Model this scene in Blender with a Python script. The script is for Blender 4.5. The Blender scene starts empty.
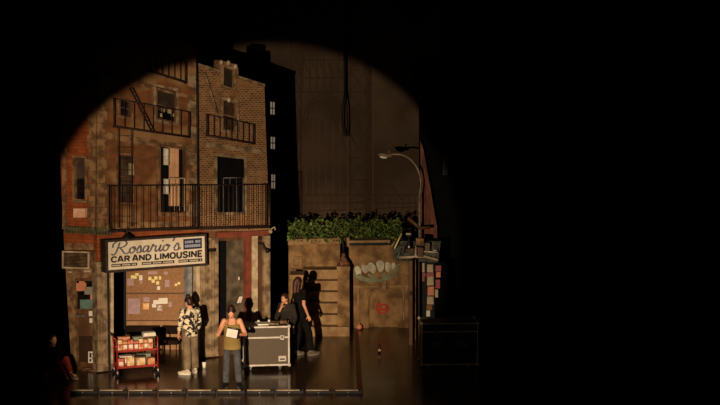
import bpy, bmesh, math, random
from mathutils import Vector, Matrix
R = random.Random(7)
col = bpy.context.scene.collection
sc = bpy.context.scene
PI = math.pi
# ------------------------------------------------------------------ camera model (used to measure the place)
F = 1330.0
CAM = Vector((0, 0, 6.5))
PIT = math.radians(5.26)
FWD = Vector((0, math.cos(PIT), -math.sin(PIT)))
UPV = Vector((0, math.sin(PIT), math.cos(PIT)))
RGT = Vector((1, 0, 0))
def ray(px, py):
    return FWD + RGT*((px-360)/F) - UPV*((py-202.5)/F)
def FL(px, py, z=0.0):
    d = ray(px, py); t = (z-CAM.z)/d.z
    return CAM + d*t
def AY(px, py, Y):
    d = ray(px, py); return CAM + d*((Y-CAM.y)/d.y)
class Plane:
    def __init__(s, a, b):                       # vertical plane through two floor points, a on the left
        s.a = Vector((a[0], a[1], 0)); t = Vector((b[0]-a[0], b[1]-a[1], 0)); t.normalize()
        s.t = t; s.n = Vector((t.y, -t.x, 0))    # towards the audience
    def pt(s, px, py, d=0.0):
        o = s.a + s.n*d; r = ray(px, py)
        k = (o-CAM).dot(s.n)/r.dot(s.n)
        return CAM + r*k
AB = Plane(FL(105, 371), FL(270, 350))           # long facade with the shops
LF = Plane(FL(62, 366.5), FL(98, 370.3))         # chamfered corner face
def YP(Y): return Plane((-1, Y), (1, Y))
# ------------------------------------------------------------------ materials
MATS = {}
def nodes(name):
    m = bpy.data.materials.new(name); m.use_nodes = True
    nt = m.node_tree; b = nt.nodes['Principled BSDF']
    return m, nt, b
def s2l(c): return tuple(((x/255/12.92) if x/255 <= .04045 else ((x/255+.055)/1.055)**2.4) for x in c)
def mat(name, c, c2=None, scale=8, rough=.7, metal=0.0, detail=4, spec=.3, bump=0.0, lo=.4, hi=.6, stretch=None):
    if name in MATS: return MATS[name]
    m, nt, b = nodes(name)
    b.inputs['Roughness'].default_value = rough; b.inputs['Metallic'].default_value = metal
    b.inputs['Specular IOR Level'].default_value = spec
    c = s2l(c)
    if c2 is None:
        c2 = tuple(x*.8 for x in c)
    else: c2 = s2l(c2)
    tc = nt.nodes.new('ShaderNodeTexCoord'); nz = nt.nodes.new('ShaderNodeTexNoise')
    mp = nt.nodes.new('ShaderNodeMapping')
    if stretch: mp.inputs['Scale'].default_value = stretch
    nt.links.new(tc.outputs['Object'], mp.inputs['Vector']); nt.links.new(mp.outputs['Vector'], nz.inputs['Vector'])
    nz.inputs['Scale'].default_value = scale; nz.inputs['Detail'].default_value = detail
    rp = nt.nodes.new('ShaderNodeValToRGB')
    rp.color_ramp.elements[0].position = lo; rp.color_ramp.elements[1].position = hi
    rp.color_ramp.elements[0].color = (*c, 1); rp.color_ramp.elements[1].color = (*c2, 1)
    nt.links.new(nz.outputs['Fac'], rp.inputs['Fac']); nt.links.new(rp.outputs['Color'], b.inputs['Base Color'])
    if bump:
        bp = nt.nodes.new('ShaderNodeBump'); bp.inputs['Strength'].default_value = bump; bp.inputs['Distance'].default_value = .02
        nt.links.new(nz.outputs['Fac'], bp.inputs['Height']); nt.links.new(bp.outputs['Normal'], b.inputs['Normal'])
    MATS[name] = m; return m
def brick(name, c1, c2, mortar, bw=.22, bh=.075, patch=None, pscale=1.6, plo=.5, phi=.62, msize=.012, spatch=None):
    if name in MATS: return MATS[name]
    m, nt, b = nodes(name); b.inputs['Roughness'].default_value = .85; b.inputs['Specular IOR Level'].default_value = .15
    uv = nt.nodes.new('ShaderNodeUVMap'); uv.uv_map = 'UVMap'
    bt = nt.nodes.new('ShaderNodeTexBrick'); bt.inputs['Scale'].default_value = 1
    bt.inputs['Brick Width'].default_value = bw; bt.inputs['Row Height'].default_value = bh
    bt.inputs['Mortar Size'].default_value = msize; bt.inputs['Mortar Smooth'].default_value = .3; bt.inputs['Bias'].default_value = 0
    bt.inputs['Color1'].default_value = (*s2l(c1), 1); bt.inputs['Color2'].default_value = (*s2l(c2), 1); bt.inputs['Mortar'].default_value = (*s2l(mortar), 1)
    nt.links.new(uv.outputs['UV'], bt.inputs['Vector'])
    out = bt.outputs['Color']
    nz = nt.nodes.new('ShaderNodeTexNoise'); nz.inputs['Scale'].default_value = 5; nz.inputs['Detail'].default_value = 6
    nt.links.new(uv.outputs['UV'], nz.inputs['Vector'])
    mx = nt.nodes.new('ShaderNodeMixRGB'); mx.blend_type = 'MULTIPLY'; mx.inputs['Fac'].default_value = .7
    rp = nt.nodes.new('ShaderNodeValToRGB'); rp.color_ramp.elements[0].position = .3; rp.color_ramp.elements[1].position = .65
    rp.color_ramp.elements[0].color = (.45, .42, .4, 1); rp.color_ramp.elements[1].color = (1, 1, 1, 1)
    nt.links.new(nz.outputs['Fac'], rp.inputs['Fac']); nt.links.new(out, mx.inputs['Color1']); nt.links.new(rp.outputs['Color'], mx.inputs['Color2'])
    out = mx.outputs['Color']
    if patch:
        n2 = nt.nodes.new('ShaderNodeTexNoise'); n2.inputs['Scale'].default_value = pscale; n2.inputs['Detail'].default_value = 3
        nt.links.new(uv.outputs['UV'], n2.inputs['Vector'])
        r2 = nt.nodes.new('ShaderNodeValToRGB'); r2.color_ramp.elements[0].position = plo; r2.color_ramp.elements[1].position = phi
        nt.links.new(n2.outputs['Fac'], r2.inputs['Fac'])
        m2 = nt.nodes.new('ShaderNodeMixRGB'); m2.inputs['Color2'].default_value = (*s2l(patch), 1)
        nt.links.new(r2.outputs['Color'], m2.inputs['Fac']); nt.links.new(out, m2.inputs['Color1']); out = m2.outputs['Color']
    nt.links.new(out, b.inputs['Base Color'])
    bp = nt.nodes.new('ShaderNodeBump'); bp.inputs['Strength'].default_value = .5; bp.inputs['Distance'].default_value = .01
    bp.invert = True
    nt.links.new(bt.outputs['Fac'], bp.inputs['Height']); nt.links.new(bp.outputs['Normal'], b.inputs['Normal'])
    MATS[name] = m; return m
# ------------------------------------------------------------------ mesh builder
class MB:
    def __init__(s): s.bm = bmesh.new()
    def faces_from(s, vs, fs, smooth=False):
        bv = [s.bm.verts.new(v) for v in vs]
        for f in fs:
            try:
                fc = s.bm.faces.new([bv[i] for i in f]); fc.smooth = smooth
            except ValueError: pass
        return s
    def prism(s, front, off):                     # closed polygon pushed by vector off
        n = len(front); off = Vector(off)
        vs = list(front) + [p+off for p in front]
        fs = [list(range(n)), list(range(2*n-1, n-1, -1))] + [[(i+1) % n, i, n+i, n+(i+1) % n] for i in range(n)]
        return s.faces_from(vs, fs)
    def pp(s, pl, px, d, th):                     # px polygon on a plane, front at d, thickness th backwards
        return s.prism([pl.pt(x, y, d) for x, y in px], -pl.n*th)
    def holed(s, pl, outer, holes, d, th):
        b2 = bmesh.new()
        es = []
        for lp in [outer]+holes:
            vs = [b2.verts.new(pl.pt(x, y, d)) for x, y in lp]
            for i in range(len(vs)): es.append(b2.edges.new((vs[i], vs[(i+1) % len(vs)])))
        bmesh.ops.triangle_fill(b2, use_beauty=True, edges=es)
        bmesh.ops.recalc_face_normals(b2, faces=b2.faces)
        fs = list(b2.faces)
        for f in fs:
            if f.normal.dot(pl.n) < 0: f.normal_flip()
        vs0 = list(b2.verts); bound = [e for e in b2.edges if len(e.link_faces) == 1]
        mp = {}
        v2 = [v.co.copy() for v in vs0]; idx = {v: i for i, v in enumerate(vs0)}
        n = len(v2)
        F_ = [[idx[v] for v in f.verts] for f in fs]
        vs = v2 + [p - pl.n*th for p in v2]
        fl = F_ + [[n+i for i in reversed(f)] for f in F_]
        for e in bound:
            a, b = idx[e.verts[0]], idx[e.verts[1]]
            fl.append([a, b, n+b, n+a])
        b2.free()
        return s.faces_from(vs, fl)
    def box(s, c, size, rot=None):
        sx, sy, sz = [x/2 for x in size]; c = Vector(c)
        vs = [Vector((x, y, z)) for x in (-sx, sx) for y in (-sy, sy) for z in (-sz, sz)]
        if rot is not None: vs = [rot @ v for v in vs]
        vs = [v+c for v in vs]
        return s.faces_from(vs, [(0, 1, 3, 2), (4, 6, 7, 5), (0, 4, 5, 1), (2, 3, 7, 6), (0, 2, 6, 4), (1, 5, 7, 3)])
    def tube(s, pts, r, n=8, r2=None, smooth=True):
        pts = [Vector(p) for p in pts]; k = len(pts); vs = []; fs = []
        ref = None
        for i, p in enumerate(pts):
            t = (pts[min(i+1, k-1)]-pts[max(i-1, 0)]).normalized()
            if ref is None:
                ref = t.orthogonal().normalized()
            ref = (ref - t*ref.dot(t))
            if ref.length < 1e-6: ref = t.orthogonal()
            ref.normalize(); bn = t.cross(ref)
            if isinstance(r, (list, tuple)): rr = r[i]
            else: rr = r if r2 is None else r+(r2-r)*i/(k-1)
            for j in range(n):
                a = 2*PI*j/n; vs.append(p+ref*math.cos(a)*rr+bn*math.sin(a)*rr)
        for i in range(k-1):
            for j in range(n):
                fs.append((i*n+j, i*n+(j+1) % n, (i+1)*n+(j+1) % n, (i+1)*n+j))
        fs.append(tuple(range(n-1, -1, -1))); fs.append(tuple((k-1)*n+j for j in range(n)))
        return s.faces_from(vs, fs, smooth)
    def lathe(s, base, prof, n=16):               # prof [(r,z)] upwards
        base = Vector(base); vs = []; fs = []
        for r, z in prof:
            for j in range(n):
                a = 2*PI*j/n; vs.append(base+Vector((r*math.cos(a), r*math.sin(a), z)))
        k = len(prof)
        for i in range(k-1):
            for j in range(n): fs.append((i*n+j, i*n+(j+1) % n, (i+1)*n+(j+1) % n, (i+1)*n+j))
        fs.append(tuple(range(n-1, -1, -1))); fs.append(tuple((k-1)*n+j for j in range(n)))
        return s.faces_from(vs, fs, True)
    def ell(s, c, rad, rot=None, n=12, m=8):
        c = Vector(c); vs = []; fs = []
        for i in range(1, m):
            th = PI*i/m
            for j in range(n):
                a = 2*PI*j/n; v = Vector((rad[0]*math.sin(th)*math.cos(a), rad[1]*math.sin(th)*math.sin(a), rad[2]*math.cos(th)))
                if rot is not None: v = rot @ v
                vs.append(c+v)
        top = Vector((0, 0, rad[2])); bot = Vector((0, 0, -rad[2]))
        if rot is not None: top = rot @ top; bot = rot @ bot
        vs += [c+top, c+bot]; T = len(vs)-2
        for i in range(m-2):
            for j in range(n): fs.append((i*n+j, (i+1)*n+j, (i+1)*n+(j+1) % n, i*n+(j+1) % n))
        for j in range(n):
            fs.append((T, j, (j+1) % n)); fs.append((T+1, (m-2)*n+(j+1) % n, (m-2)*n+j))
        return s.faces_from(vs, fs, True)
    def cap(s, p0, r0, p1, r1, n=10):             # tapered capsule
        p0 = Vector(p0); p1 = Vector(p1); t = (p1-p0).normalized()
        pts = []; rs = []
        for a in (-80, -50, -20): pts.append(p0+t*math.sin(math.radians(a))*r0); rs.append(math.cos(math.radians(a))*r0)
        for a in (20, 50, 80): pts.append(p1+t*math.sin(math.radians(a))*r1); rs.append(math.cos(math.radians(a))*r1)
        return s.tube(pts, rs, n)
    def loft(s, rings, n=16):                     # rings (center, rx, ry, rotz)
        vs = []; fs = []
        for c, rx, ry, rz in rings:
            for j in range(n):
                a = 2*PI*j/n; x = rx*math.cos(a); y = ry*math.sin(a)
                vs.append(Vector(c)+Vector((x*math.cos(rz)-y*math.sin(rz), x*math.sin(rz)+y*math.cos(rz), 0)))
        k = len(rings)
        for i in range(k-1):
            for j in range(n): fs.append((i*n+j, i*n+(j+1) % n, (i+1)*n+(j+1) % n, (i+1)*n+j))
        fs.append(tuple(range(n-1, -1, -1))); fs.append(tuple((k-1)*n+j for j in range(n)))
        return s.faces_from(vs, fs, True)
    def bevel(s, w, seg=2):
        bmesh.ops.bevel(s.bm, geom=list(s.bm.edges), offset=w, segments=seg, affect='EDGES', profile=.5); return s
    def build(s, name, m, parent=None, remesh=None, smooth_it=3, keep_normals=False):
        bm = s.bm
        if not keep_normals: bmesh.ops.recalc_face_normals(bm, faces=bm.faces)
        org = Vector((0, 0, 0))
        if parent is None:
            xs = [v.co for v in bm.verts]
            lo = Vector([min(c[i] for c in xs) for i in range(3)]); hi = Vector([max(c[i] for c in xs) for i in range(3)])
            org = Vector(((lo.x+hi.x)/2, (lo.y+hi.y)/2, lo.z))
        else:
            org = WORLD.get(parent.name, Vector((0, 0, 0)))
        lay = bm.loops.layers.uv.new('UVMap')
        for f in bm.faces:
            nrm = f.normal
            if abs(nrm.z) > .7:
                for l in f.loops: l[lay].uv = (l.vert.co.x, l.vert.co.y)
            else:
                t = Vector((-nrm.y, nrm.x, 0)); t.normalize()
                for l in f.loops: l[lay].uv = (l.vert.co.dot(t), l.vert.co.z)
        me = bpy.data.meshes.new(name)
        for v in bm.verts: v.co -= org
        bm.to_mesh(me); bm.free()
        o = bpy.data.objects.new(name, me); col.objects.link(o)
        if isinstance(m, (list, tuple)):
            for x in m: me.materials.append(x)
        else: me.materials.append(m)
        if remesh:
            md = o.modifiers.new('r', 'REMESH'); md.mode = 'VOXEL'; md.voxel_size = remesh; md.use_smooth_shade = True
            md2 = o.modifiers.new('s', 'SMOOTH'); md2.iterations = smooth_it; md2.factor = .5
            dg = bpy.context.evaluated_depsgraph_get(); dg.update()
            ev = bpy.data.meshes.new_from_object(o.evaluated_get(dg), depsgraph=dg)
            o.modifiers.clear(); old = o.data; o.data = ev; ev.name = name
            if not ev.materials: ev.materials.append(m)
            bpy.data.meshes.remove(old)
        if parent is not None:
            o.parent = parent; WORLD[o.name] = org
        else:
            o.location = org; WORLD[o.name] = org
        return o
WORLD = {}
def tag(o, label=None, cat=None, group=None, kind=None):
    if label: o['label'] = label
    if cat: o['category'] = cat
    if group: o['group'] = group
    if kind: o['kind'] = kind
    return o
def thing(name, label, cat, loc, group=None):
    o = bpy.data.objects.new(name, None); col.objects.link(o); o.location = loc; o.empty_display_size = .1
    WORLD[o.name] = Vector(loc)
    return tag(o, label, cat, group)
def single(name, label, cat, mb, m, group=None):
    return tag(mb.build(name, m), label, cat, group)
# slope of the raked mouldings of the facade at picture height y
def sl(y): return max(-.12, min(.33, .0021*(212-y)))
def srect(x0, y0, x1, y1):
    h = (x1-x0)/2
    return [(x0, y0-sl(y0)*h), (x1, y0+sl(y0)*h), (x1, y1+sl(y1)*h), (x0, y1-sl(y1)*h)]
def rect(x0, y0, x1, y1, s=0.0):
    h = (x1-x0)/2
    return [(x0, y0-s*h), (x1, y0+s*h), (x1, y1+s*h), (x0, y1-s*h)]
def shrink(q, a):
    cx = sum(p[0] for p in q)/4; cy = sum(p[1] for p in q)/4
    return [(x+(a if x < cx else -a), y+(a if y < cy else -a)) for x, y in q]
def lerp(a, b, t): return a+(b-a)*t
def qmap(q, u, v):                                # bilinear, v down
    t = (lerp(q[0][0], q[1][0], u), lerp(q[0][1], q[1][1], u)); b = (lerp(q[3][0], q[2][0], u), lerp(q[3][1], q[2][1], u))
    return (lerp(t[0], b[0], v), lerp(t[1], b[1], v))
# ------------------------------------------------------------------ palette (what the things are painted)
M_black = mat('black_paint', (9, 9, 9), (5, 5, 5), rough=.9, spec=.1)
M_drape = mat('black_drape', (4, 4, 4), (2, 2, 2), rough=1, spec=.0)
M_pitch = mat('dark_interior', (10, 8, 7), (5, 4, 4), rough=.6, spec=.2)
M_stone = mat('tan_stone', (162, 136, 100), (104, 82, 56), scale=5, rough=.85, bump=.3)
M_stoned = mat('weathered_stone', (156, 118, 76), (100, 72, 46), scale=6, rough=.9, bump=.3)
M_facade = brick('brown_facade_brick', (146, 90, 52), (126, 80, 46), (128, 94, 60), bw=.34, bh=.14, patch=(152, 116, 74), pscale=1.1, plo=.5, phi=.6)
M_orange = brick('orange_brick', (168, 88, 44), (152, 76, 38), (128, 72, 42), bw=.24, bh=.08, msize=.006)
M_brick = brick('tan_brick', (156, 104, 64), (70, 42, 28), (160, 124, 84), bw=.105, bh=.05, patch=(156, 108, 62), pscale=.9, plo=.58, phi=.7, msize=.016)
M_red = mat('faded_red_paint', (136, 66, 44), (110, 56, 38), scale=6, rough=.7)
M_wood = mat('brown_wood', (112, 76, 46), (84, 54, 32), scale=6, rough=.6, stretch=(1, 1, .15))
M_pale = mat('pale_paint', (206, 184, 146), (170, 146, 110), scale=5, rough=.7)
M_grey = mat('grey_metal', (120, 116, 108), (90, 86, 80), rough=.5)
M_iron = mat('black_iron', (26, 20, 17), (14, 11, 10), rough=.6, scale=20)
M_glass = mat('dark_pane', (34, 28, 24), (22, 18, 16), rough=.15, spec=.5)
M_cream = mat('cream_panel', (228, 212, 182), (218, 198, 164), scale=4, rough=.5)
M_ink = mat('charcoal_lettering', (46, 38, 40), rough=.7)
M_slate = mat('slate_lettering', (104, 102, 108), rough=.7)
M_navy = mat('navy_panel', (42, 44, 66), rough=.7)
M_paper = mat('white_paper', (238, 228, 206), (228, 214, 188), rough=.8)
M_yellow = mat('pale_yellow_paper', (244, 226, 150), (236, 212, 130), rough=.8)
M_pink = mat('pink_paper', (226, 150, 112), (206, 124, 88), rough=.8)
M_lilac = mat('lilac_paper', (184, 150, 146), rough=.8)
M_teal = mat('teal_board', (112, 138, 124), (92, 116, 104), rough=.7)
M_cork = mat('cork_board', (158, 116, 78), (142, 102, 66), scale=30, rough=.9)
M_plaster = mat('cream_plaster', (176, 134, 92), (156, 114, 76), scale=3, rough=.8)
M_alu = mat('aluminium_edge', (214, 200, 176), (186, 172, 148), rough=.4, metal=.0, spec=.6)
M_chrome = mat('chrome_metal', (196, 186, 170), rough=.3, metal=.7)
M_case = mat('brown_case_panel', (90, 74, 52), (78, 63, 44), scale=60, rough=.55)
M_casedark = mat('black_case_panel', (22, 20, 19), (16, 15, 14), rough=.5)
M_rubber = mat('black_rubber', (18, 17, 16), rough=.8)
M_redmetal = mat('red_enamel', (164, 44, 34), (138, 36, 28), rough=.35, spec=.5)
M_conc = mat('tan_concrete', (154, 118, 74), (104, 76, 44), scale=3, rough=.9, bump=.25, detail=8)
M_conc2 = mat('pale_concrete', (164, 130, 88), (134, 102, 64), scale=4, rough=.9, bump=.2)
M_dkred = mat('dark_red_brick_paint', (124, 74, 50), (84, 50, 34), scale=7, rough=.8, stretch=(1, 1, .25))
# ------------------------------------------------------------------ setting
m, nt, b = nodes('glossy_stage_floor')
b.inputs['Base Color'].default_value = (.044, .0235, .0105, 1); b.inputs['Specular IOR Level'].default_value = .5
tc = nt.nodes.new('ShaderNodeTexCoord'); nz = nt.nodes.new('ShaderNodeTexNoise'); nz.inputs['Scale'].default_value = 1.3; nz.inputs['Detail'].default_value = 6
nt.links.new(tc.outputs['Object'], nz.inputs['Vector'])
mr = nt.nodes.new('ShaderNodeMapRange'); mr.inputs['To Min'].default_value = .1; mr.inputs['To Max'].default_value = .3
nt.links.new(nz.outputs['Fac'], mr.inputs['Value']); nt.links.new(mr.outputs['Result'], b.inputs['Roughness'])
M_floor = m
FRONT = 25.2
mb = MB(); mb.box((0, (FRONT+44)/2, -.15), (40, 44-FRONT, .3)); tag(mb.build('floor', M_floor), kind='structure')
mb = MB(); mb.box((0, 43.5, 7), (40, .2, 14.2)); tag(mb.build('wall_back', M_drape), kind='structure')
for nm, x in (('wall_left', -10.5), ('wall_right', 11.5)):
    mb = MB()
    n = 60; pts = []
    for i in range(n+1): pts.append(Vector((x+.12*math.sin(i*1.9), 27.5+i*(16-.2)/n, 0)))
    front = pts + [p+Vector((.3, 0, 0)) for p in reversed(pts)]
    mb.prism(front, Vector((0, 0, 14))); tag(mb.build(nm, M_drape), kind='structure')
# flush stripe let into the floor
a0, a1, a2, a3 = FL(354.5, 331), FL(358.5, 331), FL(363, 393), FL(357, 393)
mb = MB(); mb.prism([p+Vector((0, 0, .004)) for p in (a0, a1, a2, a3)], (0, 0, -.012))
tag(mb.build('trim_1', mat('orange_floor_stripe', (104, 48, 22), (84, 40, 20), scale=12, rough=.45)), kind='structure')

# ------------------------------------------------------------------ helper: windows on a facade
def window(par, pl, q, d, frame=M_wood, pane=M_glass, fw=1.3, rails=(), rec=.12, name='window', label=None):
    mb = MB(); inner = shrink(q, fw)
    mb.holed(pl, shrink(q, -.4), [inner], d+.03, .14)
    for v in rails:
        a = qmap(inner, -.02, v); c = qmap(inner, 1.02, v)
        mb.pp(pl, [(a[0], a[1]-.5), (c[0], c[1]-.5), (c[0], c[1]+.5), (a[0], a[1]+.5)], d-.02, .06)
    w = mb.build(name, frame, par)
    if label: w['label'] = label
    g = MB(); g.pp(pl, shrink(q, .3), d-rec+.05, .05)
    g.build('pane', pane, w)
    return w
# ================================================================== corner building (left)
gA = thing('corner_building', 'brown corner building on the left with orange brick side and the car service shop below', 'building', AB.pt(105, 371))
win_big = srect(160, 146, 186, 213); win_small = srect(118.5, 155, 133, 203); win_up = srect(156.5, 89, 176, 121); win_up2 = srect(119.5, 100, 131.5, 117)
outer = [(97, 18), (197.3, 46), (197.3, 231), (97, 231.5)]
mb = MB(); mb.holed(AB, outer, [win_big, win_small, win_up, win_up2], 0, .3); mb.build('upper_wall', M_facade, gA)
win_l = rect(73.5, 157, 85.5, 200)
mb = MB(); mb.holed(LF, [(55, 22), (97.2, 18), (97.2, 231), (63, 227)], [win_l], 0, .3); mb.build('side_wall', M_orange, gA)
# quoins: tan stones at the corner and the far edge
for i in range(17):
    y = 26+i*12.1; w = 18 if i % 2 else 14.5
    mb = MB(); mb.pp(AB, rect(97.3, y+.25, 97.3+w*.55, y+11.8, .02), .035, .08); mb.pp(LF, rect(97.0-w*.55, y+.25, 97.2, y+11.8, 0), .035, .08)
    mb.build('quoin', M_stoned, gA)
for i in range(14):
    y = 60+i*12.1; w = 7 if i % 2 else 5
    mb = MB(); mb.pp(LF, rect(62.2, y+.3, 62.2+w*.6, y+11.8, 0), .03, .08); mb.build('quoin', M_stoned, gA)
for i in range(13):
    y = 62+i*12.9; w = 9 if i % 2 else 5
    mb = MB(); mb.pp(AB, srect(197-w, y+.3, 197.2, y+12.5), .03, .08); mb.build('quoin', M_stone if i % 2 else M_stoned, gA)
# stone courses and surrounds
for (y, h, m_) in ((139, 6, M_stoned), (84, 4, M_stoned), (222, 7, M_stoned)):
    mb = MB(); mb.pp(AB, srect(106, y, 192, y+h), .03, .06); mb.build('stone_course', m_, gA)
for q, t in ((win_big, 3), (win_small, 1.6), (win_up, 3), (win_up2, 1.5)):
    mb = MB(); o = shrink(q, -t); mb.holed(AB, o, [shrink(q, -.2)], .04, .07); mb.build('window_surround', M_stoned if q is not win_up else M_stone, gA)
mb = MB(); mb.holed(LF, shrink(win_l, -1.4), [shrink(win_l, -.2)], .04, .07); mb.build('window_surround', M_stoned, gA)
w = window(gA, LF, win_l, 0, frame=M_stoned, rails=(), fw=.8)
mb = MB(); mb.pp(LF, rect(74.6, 158, 84.4, 178.5), -.05, .02); mb.build('blind', mat('brown_blind', (84, 62, 44), (66, 48, 34), scale=5, rough=.8), w)
mb = MB(); mb.pp(LF, rect(73, 200.6, 86, 202.6), .1, .1); mb.build('sill', M_stone, w)
window(gA, AB, win_small, 0, frame=M_wood, rails=(.45,), pane=mat('dusty_pane', (84, 66, 48), (58, 44, 32), rough=.3, scale=3), fw=.9)
mb = MB(); mb.pp(AB, srect(130.3, 163.5, 134, 175), .06, .1); mb.build('window_fan', M_pale, gA)
w = window(gA, AB, win_up, 0, frame=M_wood, rails=(.55,), pane=mat('dusty_pane2', (70, 58, 48), (52, 42, 34), rough=.3, scale=3))
mb = MB(); mb.pp(AB, srect(158, 112, 175, 121), -.03, .02); mb.build('blind', M_black, w)
for (x0, y0, x1, y1) in ((162, 108.5, 164.5, 112), (168, 109.5, 171.5, 113.5), (160.5, 113.5, 163, 117), (171.5, 113.5, 174, 116.5)):
    mb = MB(); mb.pp(AB, srect(x0, y0, x1, y1), .0, .03); mb.build('white_bottle', M_pale, w)
window(gA, AB, win_up2, 0, frame=M_wood, rails=(.5,))
# tall open window: black casement, cream curtain, white guard frame
w = window(gA, AB, win_big, 0, frame=M_wood, pane=M_pitch, fw=1.0, rec=.4)
mb = MB()
n = 26; fr = []
for i in range(n+1):
    u = i/n; fr.append((lerp(168, 180.5, u), .10*0))
vs = []; fs = []
for i in range(n+1):
    x = lerp(168.8, 180.3, i/n)
    dd = -.22+.03*math.sin(i*1.7)
    vs += [AB.pt(x, 146.5+.13*(x-173), dd), AB.pt(x, 206, dd)]
for i in range(n): fs.append((2*i, 2*i+2, 2*i+3, 2*i+1))
mb.faces_from(vs, fs, True)
mb.build('curtain', mat('cream_curtain', (214, 172, 130), (196, 154, 112), scale=3, rough=.9), w)
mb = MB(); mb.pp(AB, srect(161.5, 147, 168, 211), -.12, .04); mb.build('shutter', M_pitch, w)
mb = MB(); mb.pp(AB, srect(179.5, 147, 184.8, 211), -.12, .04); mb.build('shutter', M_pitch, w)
mb = MB(); mb.pp(AB, srect(167, 207, 184, 211.5), -.05, .05); mb.build('sill_box', M_pitch, w)
for (x0, y0, x1, y1) in ((164.2, 148.5, 168.5, 165), (164.4, 179, 168.6, 194)):
    mb = MB(); mb.holed(AB, srect(x0, y0, x1, y1), [shrink(srect(x0, y0, x1, y1), .9)], -.02, .05)
    c = srect(x0, (y0+y1)/2-.4, x1, (y0+y1)/2+.4); mb.pp(AB, c, -.02, .05)
    mb.pp(AB, shrink(srect(x0, y0, x1, y1), .8), -.05, .02)
    mb.build('glazed_sash', mat('white_sash', (236, 226, 206), rough=.6), w)
mb = MB()
fq = [(168.5, 178.5), (184.6, 178.2), (184.6, 211), (168.5, 211)]
mb.tube([AB.pt(*fq[0], .05), AB.pt(*fq[1], .05), AB.pt(*fq[2], .05)], .022, 6)
mb.tube([AB.pt(174.5, 178.4, .05), AB.pt(174.5, 211, .05)], .007, 6); mb.tube([AB.pt(179.5, 178.4, .05), AB.pt(179.5, 211, .05)], .007, 6)
mb.build('guard_frame', M_pale, w)
# small pale notice and cornice with dentils
mb = MB(); mb.pp(LF, rect(73.3, 208.5, 85, 217.5), .08, .08); o = mb.build('ventilation_panel', mat('pale_pink_panel', (246, 196, 158), (228, 170, 132), rough=.7), gA); o['label'] = 'pale pink panel under side window'
M_patina = mat('green_patina', (98, 92, 58), (74, 70, 44), scale=9, rough=.8)
mb = MB(); mb.pp(LF, [(63, 226), (97.3, 228), (97.3, 231.5), (63, 229.5)], .12, .14); mb.pp(AB, [(97, 228), (113, 228.5), (113, 232), (97, 231.5)], .12, .14)
for i in range(16):
    x = 64+i*3.05; pl = LF if x < 96 else AB
    y = 229.5+(x-63)*.055
    mb.pp(pl, rect(x, y, x+1.6, y+3.4), .1, .12)
mb.build('cornice', M_patina, gA)
mb = MB(); mb.pp(LF, [(63.5, 231), (97.2, 232), (97.2, 244), (64, 243)], .02, .3); mb.pp(AB, [(97, 231), (205, 229.5), (205, 262), (97, 266)], .0, .3); mb.build('red_fascia', M_orange, gA)
# side face of the ground floor: stone with a doorway
door_q = [(72.5, 276), (97, 276), (97.5, 370.4), (75, 368)]
mb = MB(); mb.holed(LF, [(64, 243), (97.2, 244), (98, 370.3), (71.5, 367.6)], [[(74.5, 278), (95.5, 278), (96.3, 369.2), (77, 367.4)]], 0, .3); mb.build('shop_side_wall', M_stoned, gA)
dr = MB(); dr.pp(LF, [(74.4, 277.9), (95.6, 277.9), (96.4, 369.1), (76.9, 367.2)], -.1, .05); door = dr.build('door', M_wood, gA)
mb = MB(); mb.pp(LF, [(77, 281), (94.5, 281), (95, 309), (77.6, 309)], -.085, .03); mb.build('door_glass', M_glass, door)
mb = MB(); mb.pp(LF, [(75.8, 315), (85.5, 315), (86, 317), (75.9, 317)], -.03, .06); mb.build('push_bar', M_grey, door)
mb = MB(); mb.pp(LF, rect(78.5, 336, 94.5, 362), -.08, .03); mb.build('kick_panel', mat('dark_wood', (64, 42, 26), rough=.6), door)
mb = MB(); mb.pp(LF, [(74, 369), (98, 371), (98, 372.5), (74, 370)], .12, .14); mb.build('doorstep', M_stoned, gA)
# corner column and storefront frame
col_q = [(97, 262), (113, 262), (113, 370.2), (98, 371.8)]
mb = MB(); mb.pp(AB, col_q, .08, .3); 
for x in (101, 106, 109.5): mb.pp(AB, [(x, 268), (x+1.6, 268), (x+1.6, 366), (x, 366)], .11, .05)
mb.pp(AB, [(96.7, 262), (113.4, 262), (113.4, 267), (96.7, 267)], .13, .1); mb.pp(AB, [(97.6, 365), (113.4, 363.8), (113.4, 370.5), (97.6, 372)], .13, .1)
mb.build('corner_column', M_stone, gA)
mb = MB(); mb.pp(AB, rect(111, 262, 113.6, 370.2), .12, .12); mb.build('column_edge', M_pale, gA)
mb = MB(); mb.pp(AB, [(187.5, 262), (192.2, 262), (192.2, 359.8), (187.5, 360.4)], .05, .2); mb.build('storefront_frame', mat('blue_grey_paint', (150, 146, 138), (122, 118, 110), rough=.6), gA)
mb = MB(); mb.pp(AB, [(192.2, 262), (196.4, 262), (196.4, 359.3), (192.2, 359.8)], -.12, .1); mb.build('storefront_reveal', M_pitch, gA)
mb = MB(); mb.pp(AB, [(196.4, 262), (200.3, 262), (200.3, 358.8), (196.4, 359.3)], .06, .22); mb.build('storefront_frame', M_pale, gA)
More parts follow.
